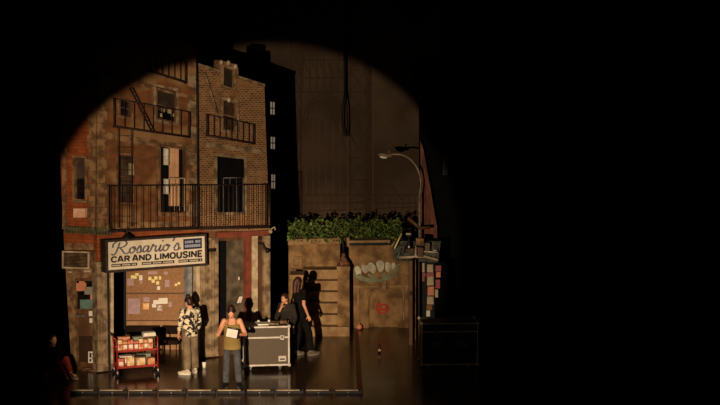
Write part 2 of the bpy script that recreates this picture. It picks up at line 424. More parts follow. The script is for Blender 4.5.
# the open shop room behind: back wall, side walls, ceiling
BK = YP(31.75)
mb = MB(); mb.pp(BK, [(112, 262), (203, 262), (203, 352), (112, 352)], 0, .1); back = mb.build('shop_back_wall', M_plaster, gA)
def room_poly(p, th, nm, m_):
    mb = MB(); mb.prism(p, th); return mb.build(nm, m_, gA)
lz = AB.pt(113, 262).z-.0
a = AB.pt(113.2, 370); c = AB.pt(190, 361)
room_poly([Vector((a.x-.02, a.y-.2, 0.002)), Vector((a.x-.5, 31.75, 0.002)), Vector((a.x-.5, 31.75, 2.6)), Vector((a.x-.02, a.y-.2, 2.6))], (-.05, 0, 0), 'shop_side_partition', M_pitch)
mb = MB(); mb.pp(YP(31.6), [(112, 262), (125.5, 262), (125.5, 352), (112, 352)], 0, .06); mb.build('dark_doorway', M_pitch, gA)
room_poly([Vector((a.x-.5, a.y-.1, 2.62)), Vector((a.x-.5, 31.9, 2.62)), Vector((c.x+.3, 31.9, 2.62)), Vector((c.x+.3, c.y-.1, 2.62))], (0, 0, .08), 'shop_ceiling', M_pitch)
# cork boards on the back wall, the rail between
BKs = YP(31.75)
for nm, q, lab in (('notice_board', (126, 266, 186, 293), 'upper cork notice board inside the car service shop'), ('notice_board', (126, 294, 186, 320.5), 'lower cork notice board inside the car service shop, above the chairs')):
    t = MB(); t.pp(BKs, rect(*q), .035, .034)
    th = thing(nm, lab, 'notice board', BKs.pt((q[0]+q[2])/2, q[3], .02))
    t.build('cork_panel', M_cork, th)
    f = MB(); f.pp(BKs, rect(q[0], q[3]-.2, q[2], q[3]+.7), .05, .05); f.build('lower_rail', mat('dark_brown_rail', (82, 50, 30), rough=.6), th)
# pinned papers: x,y,w,h,material,label
notes = [
 (130.8, 275.3, 5.8, 3.4, M_yellow, 'pale yellow slip pinned at upper left of the upper cork board'),
 (135.2, 273.2, 3.4, 2.6, M_yellow, 'small pale slip pinned just above the widest yellow slip'),
 (139.2, 275.2, 3.2, 5.2, M_paper, 'upright white slip right of the yellow slips at upper left'),
 (127.2, 278.6, 6.6, 7, M_lilac, 'larger faded paper pinned low at left of the upper cork board'),
 (140, 281.3, 2.4, 2.4, M_lilac, 'tiny faded slip alone under the upright white slip'),
 (148.3, 276.8, 3.2, 3.4, M_yellow, 'yellow note at the left start of the arrow of notes'),
 (151.6, 279.3, 3.2, 3.4, M_yellow, 'yellow note second along the arrow of notes'),
 (154.2, 276.3, 3.2, 3.2, M_yellow, 'yellow note at the top middle of the arrow of notes'),
 (156.2, 281.2, 3, 3.4, M_yellow, 'yellow note below the top middle note of the arrow'),
 (158.8, 276.3, 2.4, 3.2, M_yellow, 'yellow note at the right end of the arrow of notes'),
 (157.1, 286.2, 3, 3.6, M_paper, 'white note lowest of the arrow of notes'),
 (148, 271.3, 9.5, 3, M_lilac, 'wide faded strip pinned above the arrow of yellow notes'),
 (165, 280, 4.6, 7, M_lilac, 'lilac upright sheet right of the arrow of notes'),
 (163.8, 271.6, 4, 3, M_lilac, 'faded slip above the lilac upright sheet'),
 (174.8, 283.6, 2.4, 2.4, M_yellow, 'yellow slip, lower one of two at right of upper cork board'),
 (177.6, 282.1, 2.6, 2.4, M_yellow, 'yellow slip, upper one of two at right of upper cork board'),
 (128, 298.5, 12, 15.5, M_lilac, 'large faded lilac poster on the lower cork board'),
 (143.4, 297, 6.2, 4.8, M_lilac, 'lilac card pinned above the orange framed picture'),
 (143, 303.2, 6, 6.3, mat('orange_print', (236, 150, 70), (240, 214, 160), scale=9, rough=.7), 'orange and cream picture card on the lower cork board'),
 (153.3, 300, 5.6, 4.2, M_paper, 'white slip at left of the cluster on lower cork board'),
 (152, 304, 4.2, 3.4, M_paper, 'small white slip tucked below left of the white cluster'),
 (158.6, 298, 9, 5.8, M_paper, 'widest white sheet of the cluster on lower cork board'),
 (157.4, 305.5, 4.6, 5, mat('photo_print', (230, 218, 200), (130, 96, 70), scale=14, rough=.6), 'small photograph pinned beneath the white cluster'),
 (168.6, 302, 3.2, 5, M_lilac, 'faded slip right of the white cluster'),
]
for x, y, w_, h_, mm, lab in notes:
    mb = MB(); mb.pp(BKs, rect(x, y, x+w_, y+h_, R.uniform(-.04, .04)), .041, .004)
    single('pinned_note', lab, 'note', mb, mm, 'papers on the cork boards')
# papers on the side door
for q, mm, lab in (((75.5, 283, 86, 291), M_pink, 'pink sheet taped across the left of side door glass'),
                   ((79, 281.2, 84.5, 283.2), M_pink, 'small pink slip on top edge of the side door glass'),
                   ((84.5, 287, 92.5, 294.5), mat('grey_green_paper', (150, 144, 124), rough=.8), 'grey sheet taped right of the pink sheet on the side door'),
                   ((90.3, 294.2, 94.6, 300), M_pink, 'narrow pink slip low at right of the side door glass'),
                   ((80, 299.5, 94.8, 308.8), M_teal, 'teal board fixed at the middle of the side door'),
                   ((88.8, 311, 94.5, 316), M_paper, 'white paper under the teal board on the side door'),
                   ((89.4, 318.3, 93.4, 322.8), M_paper, 'small white paper lowest on upper side door')):
    mb = MB(); mb.pp(LF, rect(*q, R.uniform(-.03, .03)), -.052, .006)
    single('door_notice', lab, 'notice', mb, mm, 'notices on the side door')
mb = MB(); mb.pp(LF, rect(88.2, 351.5, 95.8, 363), -.07, .009)
t = single('door_poster', 'white framed poster leaning low on the brown side door', 'poster', mb, M_paper, None)
mb = MB()
for x0, y0, x1, y1 in ((89.5, 353, 91.4, 357.5), (92.2, 353.3, 94.6, 355), (92.2, 356.5, 94.8, 359.5), (89.4, 359, 91.2, 361.5)):
    mb.pp(LF, rect(x0, y0, x1, y1), -.066, .006)
mb.build('printed_picture', M_ink, t)
# air conditioner over the door
ac = thing('air_conditioner', 'dark boxy air conditioner with pale frame above the side door', 'air conditioner', LF.pt(76, 269))
mb = MB(); mb.pp(LF, rect(62.5, 251.8, 88.5, 268.2, .03), .34, .36); mb.build('housing', M_stoned, ac)
mb = MB(); mb.holed(LF, rect(62, 251.2, 88.9, 268.8, .03), [rect(63.4, 252.8, 87.6, 267.2, .03)], .37, .05); mb.build('frame', M_pale, ac)
mb = MB()
for i in range(10): mb.pp(LF, rect(63.4, 253.1+i*1.42, 87.6, 254.0+i*1.42, .03), .355, .02)
mb.build('grille', mat('dark_grille', (46, 36, 26), rough=.6), ac)
mb = MB(); mb.pp(LF, rect(68, 271.3, 72, 273), .03, .03); mb.pp(LF, rect(83.5, 270.5, 90, 272), .03, .03); o = mb.build('door_numerals', M_pale, gA)
# ================================================================== brick building (right half of the facade)
gB = thing('brick_building', 'tan brick building with red shopfront beam, between drainpipe and dark alley', 'building', AB.pt(235, 354))
dw = srect(217.5, 158, 244, 212); u1 = srect(222.5, 101, 237, 131); u0 = srect(223, 68, 235, 88)
outer = [(198.6, 64.6), (219.5, 71), (220, 60), (238, 65), (238.5, 77), (264.3, 85.5), (266.5, 150), (270, 231), (198.6, 231)]
mb = MB(); mb.holed(AB, outer, [dw, u1, u0], -.02, .3); mb.build('upper_wall', M_brick, gB)
for q, t in ((dw, 3), (u1, 2.2), (u0, 1.5)):
    mb = MB(); mb.holed(AB, shrink(q, -t), [shrink(q, -.2)], .02, .07); mb.build('window_surround', M_stone, gB)
for x, y in ((221.3, 62.5), (228.3, 62.8), (235.5, 66.5), (229, 100)):
    mb = MB(); mb.ell(AB.pt(x, y, .05), (.05, .05, .06)); mb.build('stone_finial', M_pale, gB)
mb = MB(); mb.pp(AB, [(198.6, 63.2), (219.4, 69.6), (219.4, 72), (198.6, 65.8)], .05, .2); mb.pp(AB, [(238.5, 75.6), (265, 84), (265, 86.8), (238.5, 78.2)], .05, .2); mb.build('coping', M_stone, gB)
mb = MB(); mb.pp(AB, srect(206, 146, 262, 150.5), .03, .06); mb.build('stone_course', M_stone, gB)
window(gB, AB, u0, -.02, frame=M_stoned, pane=mat('olive_pane', (54, 46, 32), (44, 36, 26), rough=.4), fw=1)
window(gB, AB, u1, -.02, frame=M_stoned, pane=mat('brown_pane', (70, 52, 34), (54, 40, 26), rough=.4), fw=1, rails=(.5,))
w = window(gB, AB, dw, -.02, frame=M_pitch, pane=M_pitch, fw=1)
mb = MB()
fq = [(223.5, 178), (243.2, 177.6), (243.2, 212), (223.5, 212)]
for a, c in ((0, 1), (1, 2), (0, 3)): mb.tube([AB.pt(*fq[a], .03), AB.pt(*fq[c], .03)], .014, 6)
for x in (230, 236.5): mb.tube([AB.pt(x, 178, .03), AB.pt(x, 212, .03)], .008, 6)
mb.build('guard_frame', M_grey, w)
# ladder strapped to brickwork
mb = MB()
la = [(204.5, 72), (217.5, 113)]; lb = [(209.5, 70), (222, 104)]
for l in (la,): mb.tube([AB.pt(*l[0], .06), AB.pt(*l[1], .06)], .022, 6)
mb.build('diagonal_brace', M_stone, gB)
# shopfront
mb = MB(); mb.pp(AB, [(205, 231), (270, 231), (270, 240), (205, 241)], 0, .25); mb.build('fascia', M_wood, gB)
mb = MB(); mb.pp(AB, [(217, 232.5), (268.5, 230.6), (268.5, 235.5), (217, 238)], .1, .1); mb.build('red_beam', M_red, gB)
mb = MB(); mb.pp(AB, [(201, 238), (218.5, 238), (218.5, 355.8), (201, 358)], .06, .26)
mb.pp(AB, [(203, 240), (205, 240), (205, 356.8), (203, 357)], .1, .05); mb.pp(AB, [(212, 240), (214.5, 240), (214.5, 355.6), (212, 356)], .1, .05)
mb.build('stone_column', M_stone, gB)
mb = MB(); mb.pp(AB, [(207, 249), (216, 248), (216, 251.5), (207, 252)], .12, .08); mb.build('column_bracket', M_iron, gB)
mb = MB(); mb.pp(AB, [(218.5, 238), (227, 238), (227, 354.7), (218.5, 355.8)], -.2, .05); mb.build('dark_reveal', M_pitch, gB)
m, nt, b = nodes('shop_glass'); b.inputs['Roughness'].default_value = .12; b.inputs['Base Color'].default_value = (*s2l((98, 88, 72)), 1)
tc = nt.nodes.new('ShaderNodeTexCoord'); nz = nt.nodes.new('ShaderNodeTexNoise'); nz.inputs['Scale'].default_value = 3.5; nz.inputs['Detail'].default_value = 7
nt.links.new(tc.outputs['Object'], nz.inputs['Vector']); rp = nt.nodes.new('ShaderNodeValToRGB'); rp.color_ramp.elements[0].position = .38; rp.color_ramp.elements[1].position = .68
rp.color_ramp.elements[0].color = (*s2l((72, 62, 48)), 1); rp.color_ramp.elements[1].color = (*s2l((118, 102, 80)), 1)
nt.links.new(nz.outputs['Fac'], rp.inputs['Fac']); nt.links.new(rp.outputs['Color'], b.inputs['Base Color'])
mb = MB(); mb.pp(AB, [(226.8, 239), (246.4, 238.5), (246.4, 335), (226.8, 337)], -.1, .03); mb.build('shop_window', m, gB)
for q in ([(237, 303), (239, 303), (241.2, 296.5), (239.4, 296.8)], [(239.6, 302.5), (241, 302.6), (242.6, 296.5), (241.4, 296.8)], [(238.4, 277), (239.6, 277), (239.6, 280), (238.4, 280)]):
    mb = MB(); mb.pp(AB, q, -.085, .01); mb.build('painted_reflection', M_paper, gB)  # white shapes painted on the shop glass as its bright reflection
mb = MB(); mb.pp(AB, [(210, 336), (247, 334), (247, 352.5), (218, 356.3), (210, 357)], -.02, .2); mb.build('bulkhead', M_wood, gB)
for x0, x1, m_, d, nm in ((246.2, 252.2, M_red, .03, 'red_post'), (252.2, 257.8, M_pale, .06, 'pale_post'), (257.8, 264, M_wood, .0, 'wood_panel'), (264, 270.2, M_stone, .08, 'end_pilaster')):
    mb = MB(); yb0 = 371-(x0-105)*.1273; yb1 = 371-(x1-105)*.1273
    mb.pp(AB, [(x0, 236), (x1, 236), (x1, yb1), (x0, yb0)], d, .25)
    mb.build(nm, m_, gB)
mb = MB(); pts = [AB.pt(258, 243, .1), AB.pt(262.5, 244, .15), AB.pt(264.5, 248, .2), AB.pt(267.3, 250.5, .24)]
mb.tube(pts, .03, 6); mb.ell(pts[-1], (.05, .05, .06)); mb.build('wall_bracket', M_iron, gB)
mb = MB(); pts = [AB.pt(269, 231.5, .12), AB.pt(272, 228.5, .15), AB.pt(274.5, 227, .18), AB.pt(275.2, 230, .2)]
mb.tube(pts, .018, 6); mb.ell(AB.pt(270.5, 231.5, .15), (.05, .05, .05)); mb.build('corner_hook', M_pale, gB)
# drainpipe between the two houses
dp = thing('drainpipe', 'thin black drainpipe running down between the brown and brick buildings', 'pipe', AB.pt(198.2, 228, .1))
mb = MB(); mb.tube([AB.pt(196.8, 50, .07), AB.pt(197.4, 110, .07), AB.pt(198.4, 229, .07)], .024, 8); mb.build('pipe', M_iron, dp)
for y in (80, 125, 170): 
    mb = MB(); mb.tube([AB.pt(196.8+(y-50)*.009-.8, y, .06), AB.pt(196.8+(y-50)*.009+.8, y, .06)], .03, 8); mb.build('pipe_clip', M_iron, dp)
# ------------------------------------------------------------------ fire escapes
M_rust = mat('rusty_dark_iron', (58, 36, 25), (38, 25, 18), rough=.7, scale=12)
def escape(label, x0, x1, tl, tr, bl, br, dep, n, mid=None, ends=(True, True), wall=AB):
    P = lambda x, y, d=dep: wall.pt(x, y, d)
    g = thing('fire_escape_balcony', label, 'fire escape', P((x0+x1)/2, (bl+br)/2), 'iron fire escape balconies')
    A, B_, C_, D_ = P(x0, bl), P(x1, br), P(x1, br)-wall.n*(dep-.03), P(x0, bl)-wall.n*(dep-.03)
    mb = MB(); k = 5
    for i in range(k):
        t0 = i/k+.03; t1 = (i+1)/k-.03
        mb.prism([A.lerp(D_, t0), B_.lerp(C_, t0), B_.lerp(C_, t1), A.lerp(D_, t1)], (0, 0, -.03))
    for t in (0, .5, 1):
        a = A.lerp(B_, t); d = D_.lerp(C_, t); mb.tube([a-Vector((0, 0, .03)), d-Vector((0, 0, .03))], .02, 6)
    mb.tube([A-Vector((0, 0, .03)), B_-Vector((0, 0, .03))], .018, 6)
    mb.build('platform', M_rust, g)
    TA, TB = P(x0, tl), P(x1, tr)
    TC, TD = TB-wall.n*(dep-.03), TA-wall.n*(dep-.03)
    mb = MB(); mb.tube([TD, TA], .014, 6) if ends[0] else None; mb.tube([TA, TB], .010, 6)
    if ends[1]: mb.tube([TB, TC], .014, 6)
    mb.build('top_rail', M_rust, g)
    for i in range(n+1):
        t = i/n; mb = MB(); mb.tube([A.lerp(B_, t), TA.lerp(TB, t)], .009 if i not in (0, n) else .011, 6); mb.build('baluster', M_rust, g)
    for s_, a, t_, d, td in ((ends[0], A, TA, D_, TD), (ends[1], B_, TB, C_, TC)):
        if s_:
            for k in (1, 2, 3):
                mb = MB(); mb.tube([a.lerp(d, k/4), t_.lerp(td, k/4)], .0095, 6); mb.build('baluster', M_rust, g)
    return g
escape('longest black fire escape balcony, directly above the car service shop sign', 113, 197.4, 186, 185, 230.5, 227.3, .34, 12)
escape('black fire escape balcony above the red shopfront beam of the brick building', 200, 270, 185.3, 184.5, 228, 226, .34, 15)
e2 = escape('black fire escape balcony with diagonal ladder across the brown upper wall', 115, 190, 98.5, 112, 125.5, 136, .13, 8)
escape('short dark fire escape balcony topmost at right edge of the brown wall', 150, 186.5, 50, 62, 70, 81.5, .13, 6)
escape('dark fire escape balcony high on the brick building, under its parapet', 208, 254.5, 114.5, 124.5, 134.5, 142.5, .13, 8)
# diagonal stair ladder of upper escape
mb = MB()
for o in (0, 3.2):
    mb.tube([AB.pt(129.5+o, 88, .12), AB.pt(151+o, 131, .12)], .014, 6)
for i in range(11):
    t = i/10.5; mb.tube([AB.pt(lerp(129.5, 151, t), lerp(88, 131, t), .12), AB.pt(lerp(132.7, 154.2, t), lerp(88, 131, t), .12)], .009, 5)
mb.build('stair_ladder', M_rust, e2)
mb = MB(); mb.tube([AB.pt(118, 128, .3), AB.pt(118, 228, .3)], .012, 6); mb.tube([AB.pt(131.3, 130, .3), AB.pt(131.3, 227, .3)], .012, 6)
for i in range(8):
    y = 136+i*11.5; mb.tube([AB.pt(118, y, .3), AB.pt(131.3, y, .3)], .004, 5)
o = single('drop_ladder', 'thin black drop ladder hanging between two balconies beside the small window', 'ladder', mb, M_rust)
# ------------------------------------------------------------------ shop sign
SD = .42
sg = thing('shop_sign', 'cream light box sign reading Rosario\'s Car and Limousine over the shop', 'sign', AB.pt(157, 268, .25))
sq = [(105.6, 240.3), (206.6, 233.6), (207.4, 265.6), (106.2, 273.2)]
mb = MB(); mb.pp(AB, sq, SD-.02, SD-.1); mb.build('cabinet', mat('dark_sign_cabinet', (50, 38, 30), (36, 28, 22), rough=.6), sg)
fq = [(108, 242.3), (204.8, 236), (205.4, 263.2), (108.4, 270.3)]
mb = MB(); mb.holed(AB, sq, [fq], SD+.02, .05); mb.build('frame', mat('sign_frame', (66, 52, 42), (52, 40, 32), rough=.5), sg)
mb = MB(); mb.pp(AB, fq, SD-.0, .02); mb.build('face', M_cream, sg)
def catmull(p, k=6):
    if len(p) < 3: return p
    out = []
    q = [p[0]]+list(p)+[p[-1]]
    for i in range(1, len(q)-2):
        for j in range(k):
            t = j/k; r = []
            for c in (0, 1):
                a0, a1, a2, a3 = q[i-1][c], q[i][c], q[i+1][c], q[i+2][c]
                r.append(.5*(2*a1+(a2-a0)*t+(2*a0-5*a1+4*a2-a3)*t*t+(3*a1-a0-3*a2+a3)*t**3))
            out.append(tuple(r))
    out.append(p[-1]); return out
def ribbon(mb, pts, w, mapf):
    n = len(pts); Lp = []; Rp = []
    for i in range(n):
        a = pts[max(i-1, 0)]; c = pts[min(i+1, n-1)]
        dx, dy = c[0]-a[0], c[1]-a[1]; l = math.hypot(dx, dy) or 1
        # broad-nib feel: downstrokes thicker
        ww = w*(.65+.5*abs(dy)/l)
        nx, ny = -dy/l*ww/2, dx/l*ww/2
        Lp.append((pts[i][0]+nx, pts[i][1]+ny)); Rp.append((pts[i][0]-nx, pts[i][1]-ny))
    vs = [mapf(*p, 0) for p in Lp]+[mapf(*p, 0) for p in Rp]
    vs += [mapf(*p, 1) for p in Lp]+[mapf(*p, 1) for p in Rp]
    fs = []
    for i in range(n-1):
        fs.append((i, i+1, n+i+1, n+i)); fs.append((2*n+i, 3*n+i, 3*n+i+1, 2*n+i+1))
        fs.append((i, 2*n+i, 2*n+i+1, i+1)); fs.append((n+i, n+i+1, 3*n+i+1, 3*n+i))
    fs.append((0, n, 3*n, 2*n)); fs.append((n-1, 3*n-1, 4*n-1, 2*n-1)[::-1] if False else (n-1, 2*n-1, 4*n-1, 3*n-1))
    mb.faces_from(vs, fs)
strokes = [  # x, y (up), baseline 0, x-height 1
 [(-.25, 1.0), (-.15, 1.6), (.6, 2.0), (1.5, 1.95), (1.85, 1.5), (1.4, 1.05), (.7, .95)],
 [(.75, 1.75), (.6, 1.1), (.35, .3), (.0, -.1), (-.35, .1)],
 [(.8, .98), (1.2, .6), (1.6, .1), (2.0, 0), (2.35, .25)],
 [(2.95, .95), (2.5, .75), (2.4, .3), (2.7, 0), (3.1, .3), (3.2, .8), (2.95, .97), (2.95, .7), (3.4, .62)],
 [(3.45, .3), (3.9, 1.05), (4.1, .5), (4.05, .1), (3.7, 0), (3.5, .2)], [(4.0, .05), (4.35, .25)],
 [(5.2, .85), (4.8, .95), (4.45, .5), (4.6, .05), (5.0, .25), (5.3, .95)], [(5.3, .95), (5.15, .3), (5.3, 0), (5.65, .3)],
 [(5.6, .3), (5.9, 1.1), (6.0, .85), (6.4, .88)], [(6.4, .88), (6.3, .3), (6.45, 0), (6.8, .3)],
 [(6.85, .3), (7.1, .95), (6.95, .3), (7.1, 0), (7.45, .3)], [(7.25, 1.45), (7.32, 1.55), (7.38, 1.65)],
 [(8.05, .95), (7.6, .75), (7.5, .3), (7.8, 0), (8.2, .3), (8.3, .8), (8.05, .97), (8.05, .75), (8.6, .75)],
 [(9.05, 1.85), (8.98, 1.6), (8.85, 1.4)],
 [(9.1, .3), (9.6, 1.05), (9.85, .5), (9.8, .1), (9.4, 0), (9.15, .2)], [(9.75, .05), (10.2, .3)],
]
def script_map(x, y, back):
    u = (x+.35)/10.55
    px = 111.4+u*69.4+y*.7; py = 254.7-u*4.9-y*6.7
    p = AB.pt(px, py, SD+.012)
    return p - AB.n*.02 if back else p
mb = MB()
for s_ in strokes: ribbon(mb, catmull(s_), .215, script_map)
mb.build('script_lettering', M_slate, sg)
CAPS = {'C': (1, [[(.95, .78), (.72, .97), (.35, .97), (.1, .72), (.1, .28), (.35, .03), (.72, .03), (.95, .22)]]),
 'A': (1.05, [[(.08, 0), (.45, 1), (.6, 1), (.97, 0)], [(.25, .3), (.8, .3)]]), 'R': (1, [[(.13, 0), (.13, 1)], [(.13, .95), (.65, .95), (.85, .8), (.85, .62), (.65, .48), (.13, .48)], [(.5, .48), (.9, 0)]]),
 'N': (1.05, [[(.13, 0), (.13, 1)], [(.13, .95), (.92, .05)], [(.92, 0), (.92, 1)]]), 'D': (1, [[(.13, 0), (.13, 1)], [(.13, .95), (.55, .95), (.9, .7), (.9, .3), (.55, .05), (.13, .05)]]),
 'L': (.8, [[(.13, 1), (.13, .06), (.78, .06)]]), 'I': (.3, [[(.15, 0), (.15, 1)]]), 'M': (1.25, [[(.13, 0), (.13, 1)], [(.13, .95), (.63, .25), (1.12, .95)], [(1.12, 0), (1.12, 1)]]),
 'O': (1.05, [[(.5, .97), (.2, .87), (.08, .5), (.2, .13), (.5, .03), (.85, .13), (.97, .5), (.85, .87), (.5, .97)]]), 'U': (1, [[(.13, 1), (.13, .25), (.35, .04), (.65, .04), (.88, .25), (.88, 1)]]),
 'S': (.95, [[(.86, .8), (.65, .96), (.3, .96), (.12, .75), (.3, .55), (.65, .46), (.86, .26), (.65, .04), (.3, .04), (.08, .2)]]), 'E': (.85, [[(.8, .95), (.13, .95), (.13, .05), (.8, .05)], [(.13, .5), (.7, .5)]])}
def thick(mb, pts, w, mapf):                      # even-width stroke with mitred corners
    n = len(pts); Lp = []; Rp = []; closed = pts[0] == pts[-1]
    for i in range(n):
        p = pts[i]
        d0 = Vector(p)-Vector(pts[i-1] if i else (pts[-2] if closed else p)); d1 = Vector(pts[i+1] if i < n-1 else (pts[1] if closed else p))-Vector(p)
        d0 = d0.normalized() if d0.length else d1.normalized(); d1 = d1.normalized() if d1.length else d0
        t = (d0+d1).normalized(); k = w/2/max(.55, t.dot(d1)); nx, ny = -t.y*k, t.x*k
        Lp.append((p[0]+nx, p[1]+ny)); Rp.append((p[0]-nx, p[1]-ny))
    for i in range(n-1):
        q = [Lp[i], Lp[i+1], Rp[i+1], Rp[i]]
        mb.prism([mapf(*v) for v in q], -AB.n*.012)
def capmap(ox, sx, dd):
    def f(x, y):
        px = ox+x*sx; u = (px-111.2)/91.0
        t = lerp(257.1, 250.4, u); b_ = lerp(262.3, 256.6, u)
        return AB.pt(px, lerp(b_, t, y), SD+.012+dd)
    return f
for word, xa, xb in (('CAR', 111.2, 130), ('AND', 132.4, 151.2), ('LIMOUSINE', 154.8, 202.3)):
    gap = .14; tot = sum(CAPS[c][0] for c in word)+gap*(len(word)-1); sx = (xb-xa)/tot; ox = xa
    mb = MB()
    for c in word:
        for k, st_ in enumerate(CAPS[c][1]): thick(mb, st_, .27, capmap(ox, sx, k*.002))
        ox += (CAPS[c][0]+gap)*sx
    mb.build('block_lettering', M_ink, sg)
for x0, x1, yl, yr in ((111.6, 137.2, 264.3, 262.6), (142, 174.3, 262.2, 260.2), (178.7, 202.3, 259.9, 258.3)):
    bq = [(x0, yl), (x1, yr), (x1, yr+2.9), (x0, yl+2.9)]
    mb = MB(); mb.pp(AB, bq, SD+.012, .015); bar = mb.build('text_bar', M_ink, sg)
    mb = MB(); n = int((x1-x0)/1.5)
    for i in range(n):
        if i in (6, 13) and n > 14: continue
        u0 = .03+.94*i/n; u1 = u0+.6/n
        p = [qmap(bq, u0, .3), qmap(bq, u1, .3), qmap(bq, u1, .72), qmap(bq, u0, .72)]
        mb.pp(AB, p, SD+.02, .01)
    mb.build('small_print', M_cream, bar)
bq = [(183.5, 239.2), (201.8, 237.9), (201.9, 248.3), (183.6, 249.7)]
mb = MB(); mb.pp(AB, bq, SD+.012, .015); bar = mb.build('corner_panel', M_navy, sg)
mb = MB()
for v0, v1, n in ((.18, .42, 9), (.56, .82, 9)):
    for i in range(n):
        if (v0 < .3 and i == 5): continue
        u0 = .08+.86*i/n; u1 = u0+.62/n
        mb.pp(AB, [qmap(bq, u0, v0), qmap(bq, u1, v0), qmap(bq, u1, v1), qmap(bq, u0, v1)], SD+.02, .01)
mb.build('small_print', mat('pale_blue_print', (176, 176, 190), rough=.7), bar)
# sign lamp above
lp = thing('sign_lamp', 'black gooseneck lamp over the upper left corner of the shop sign', 'lamp', AB.pt(123, 234, .2))
mb = MB(); mb.tube([AB.pt(120, 231.5, 0.0), AB.pt(121, 230.5, .25), AB.pt(124, 231, .38), AB.pt(126.5, 234, .46)], .022, 6); mb.build('arm', M_iron, lp)
mb = MB(); p = AB.pt(127, 236, .47); mb.lathe(p-Vector((0, 0, .06)), [(.13, 0), (.12, .03), (.07, .08), (.03, .12)], 14); mb.build('lamp_shade', M_iron, lp)
# ================================================================== dark tenement behind
C = YP(39.6)
M_glow, nt, b = nodes('glowing_pane'); b.inputs['Base Color'].default_value = (.3, .27, .22, 1)
b.inputs['Emission Color'].default_value = (1, .78, .52, 1); b.inputs['Emission Strength'].default_value = .17  # glow added so the panes show pale inside the brick building's shadow
gC = thing('dark_tenement', 'unlit black tenement behind the brick building with three small pale windows', 'building', C.pt(270, 318))
fb = 309.5
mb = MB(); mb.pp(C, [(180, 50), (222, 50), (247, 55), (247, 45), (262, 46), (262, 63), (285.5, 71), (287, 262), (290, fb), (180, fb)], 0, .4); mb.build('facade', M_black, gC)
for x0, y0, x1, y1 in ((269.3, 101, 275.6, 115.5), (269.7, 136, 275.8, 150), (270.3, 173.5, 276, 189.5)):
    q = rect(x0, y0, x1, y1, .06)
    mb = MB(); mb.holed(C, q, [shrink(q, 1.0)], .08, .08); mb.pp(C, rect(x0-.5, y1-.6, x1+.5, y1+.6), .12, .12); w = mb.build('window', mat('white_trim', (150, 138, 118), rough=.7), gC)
    mb = MB(); mb.pp(C, shrink(q, .8), .03, .03); mb.build('pane', M_glow, w)
    mb = MB(); mb.pp(C, rect((x0+x1)/2-.4, y0+1, (x0+x1)/2+.4, y1-1), .07, .03); mb.pp(C, rect(x0+.6, (y0+y1)/2-.5, x1-.6, (y0+y1)/2+.5, .06), .07, .03); mb.build('glazing_bar', M_stoned, w)
# right hand dark building and raked brick gable
DD = YP(37.2)
gD = thing('dark_building', 'black building at the right edge of the lit area with one dim window', 'building', DD.pt(450, 315))
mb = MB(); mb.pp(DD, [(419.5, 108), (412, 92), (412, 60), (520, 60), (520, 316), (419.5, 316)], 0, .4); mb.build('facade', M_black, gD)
q = rect(443, 156, 447.5, 175); mb = MB(); mb.holed(DD, q, [shrink(q, .8)], .06, .06); w = mb.build('window', mat('dim_trim', (70, 62, 54), rough=.8), gD)
mb = MB(); mb.pp(DD, shrink(q, .6), .03, .03); mb.build('pane', M_glass, w)
E = YP(36.4)
mb = MB(); mb.pp(E, [(420.5, 141), (423.5, 150), (437, 226), (438, 319.5), (420.5, 319.5)], 0, .3)
gE = thing('brick_gable', 'reddish brown brick wall with raked edge behind the street lamp', 'wall', E.pt(428, 319))
mb.build('wall', M_dkred, gE)
for x in (424, 429):
    mb = MB(); mb.pp(E, [(x, 165 if x < 425 else 190), (x+1.3, 168 if x < 425 else 194), (x+1.3, 319), (x, 319)], .05, .05); mb.build('pilaster', M_dkred, gE)
# ================================================================== painted backdrop
BD = YP(41.0)
gP = thing('painted_backdrop', 'dim brown painted backdrop of a bridge tower behind the hedge', 'backdrop', BD.pt(340, 300))
mb = MB(); mb.pp(BD, [(150, -20), (440, -20), (440, 299), (150, 299)], 0, .02)
mb.build('cloth', mat('brown_painted_cloth', (88, 71, 55), (70, 56, 43), scale=.6, rough=.95, spec=.05, detail=3), gP)
M_pl = mat('darker_brown_paint', (73, 56, 42), (66, 50, 37), rough=.95, spec=.05)
M_ph = mat('lighter_brown_paint', (102, 80, 60), (92, 72, 54), rough=.95, spec=.05)
PLN = [0]
def pline(mb, a, b, w):
    PLN[0] = (PLN[0]+1) % 40; dz = .004+PLN[0]*.0006
    dx, dy = b[0]-a[0], b[1]-a[1]; l = math.hypot(dx, dy); nx, ny = -dy/l*w/2, dx/l*w/2
    mb.pp(BD, [(a[0]+nx, a[1]+ny), (b[0]+nx, b[1]+ny), (b[0]-nx, b[1]-ny), (a[0]-nx, a[1]-ny)], dz, .0004)
mb = MB()
for x0, x1 in ((291, 301), (350, 366)):
    for x in (x0, x1): pline(mb, (x, 35), (x, 215), 1.6)
    for i in range(8):
        y = 48+i*22
        pline(mb, (x0, y), (x1, y+22), .9); pline(mb, (x1, y), (x0, y+22), .9); pline(mb, (x0, y), (x1, y), 1.1)
pline(mb, (369.5, 60), (369.5, 215), 4.5)
mb.build('painted_tower_legs', M_pl, gP)
mb = MB()
for k in (0, 4):
    pts = [(301+k, 135), (304+k, 115), (312, 101+k), (325, 94+k), (338, 101+k), (346-k, 115), (349-k, 135)]
    pts = catmull(pts, 4)
    for i in range(len(pts)-1): pline(mb, pts[i], pts[i+1], 1.2)
for y in (50, 60, 78, 92): pline(mb, (301, y), (350, y), 1.3)
for i in range(7): pline(mb, (303+i*7, 50), (303+i*7, 92), .8)
for i in range(6): pline(mb, (303+i*8, 60), (311+i*8 if i < 5 else 350, 78), .7)
mb.build('painted_arch', M_pl, gP)
mb = MB()
for (a, c) in (((301, 195), (440, 195)), ((290, 203), (440, 203)), ((367, 150), (402, 200)), ((340, 105), (355, 145)), ((290, 212), (440, 206)), ((330, 110), (352, 165))): pline(mb, a, c, 1.1)
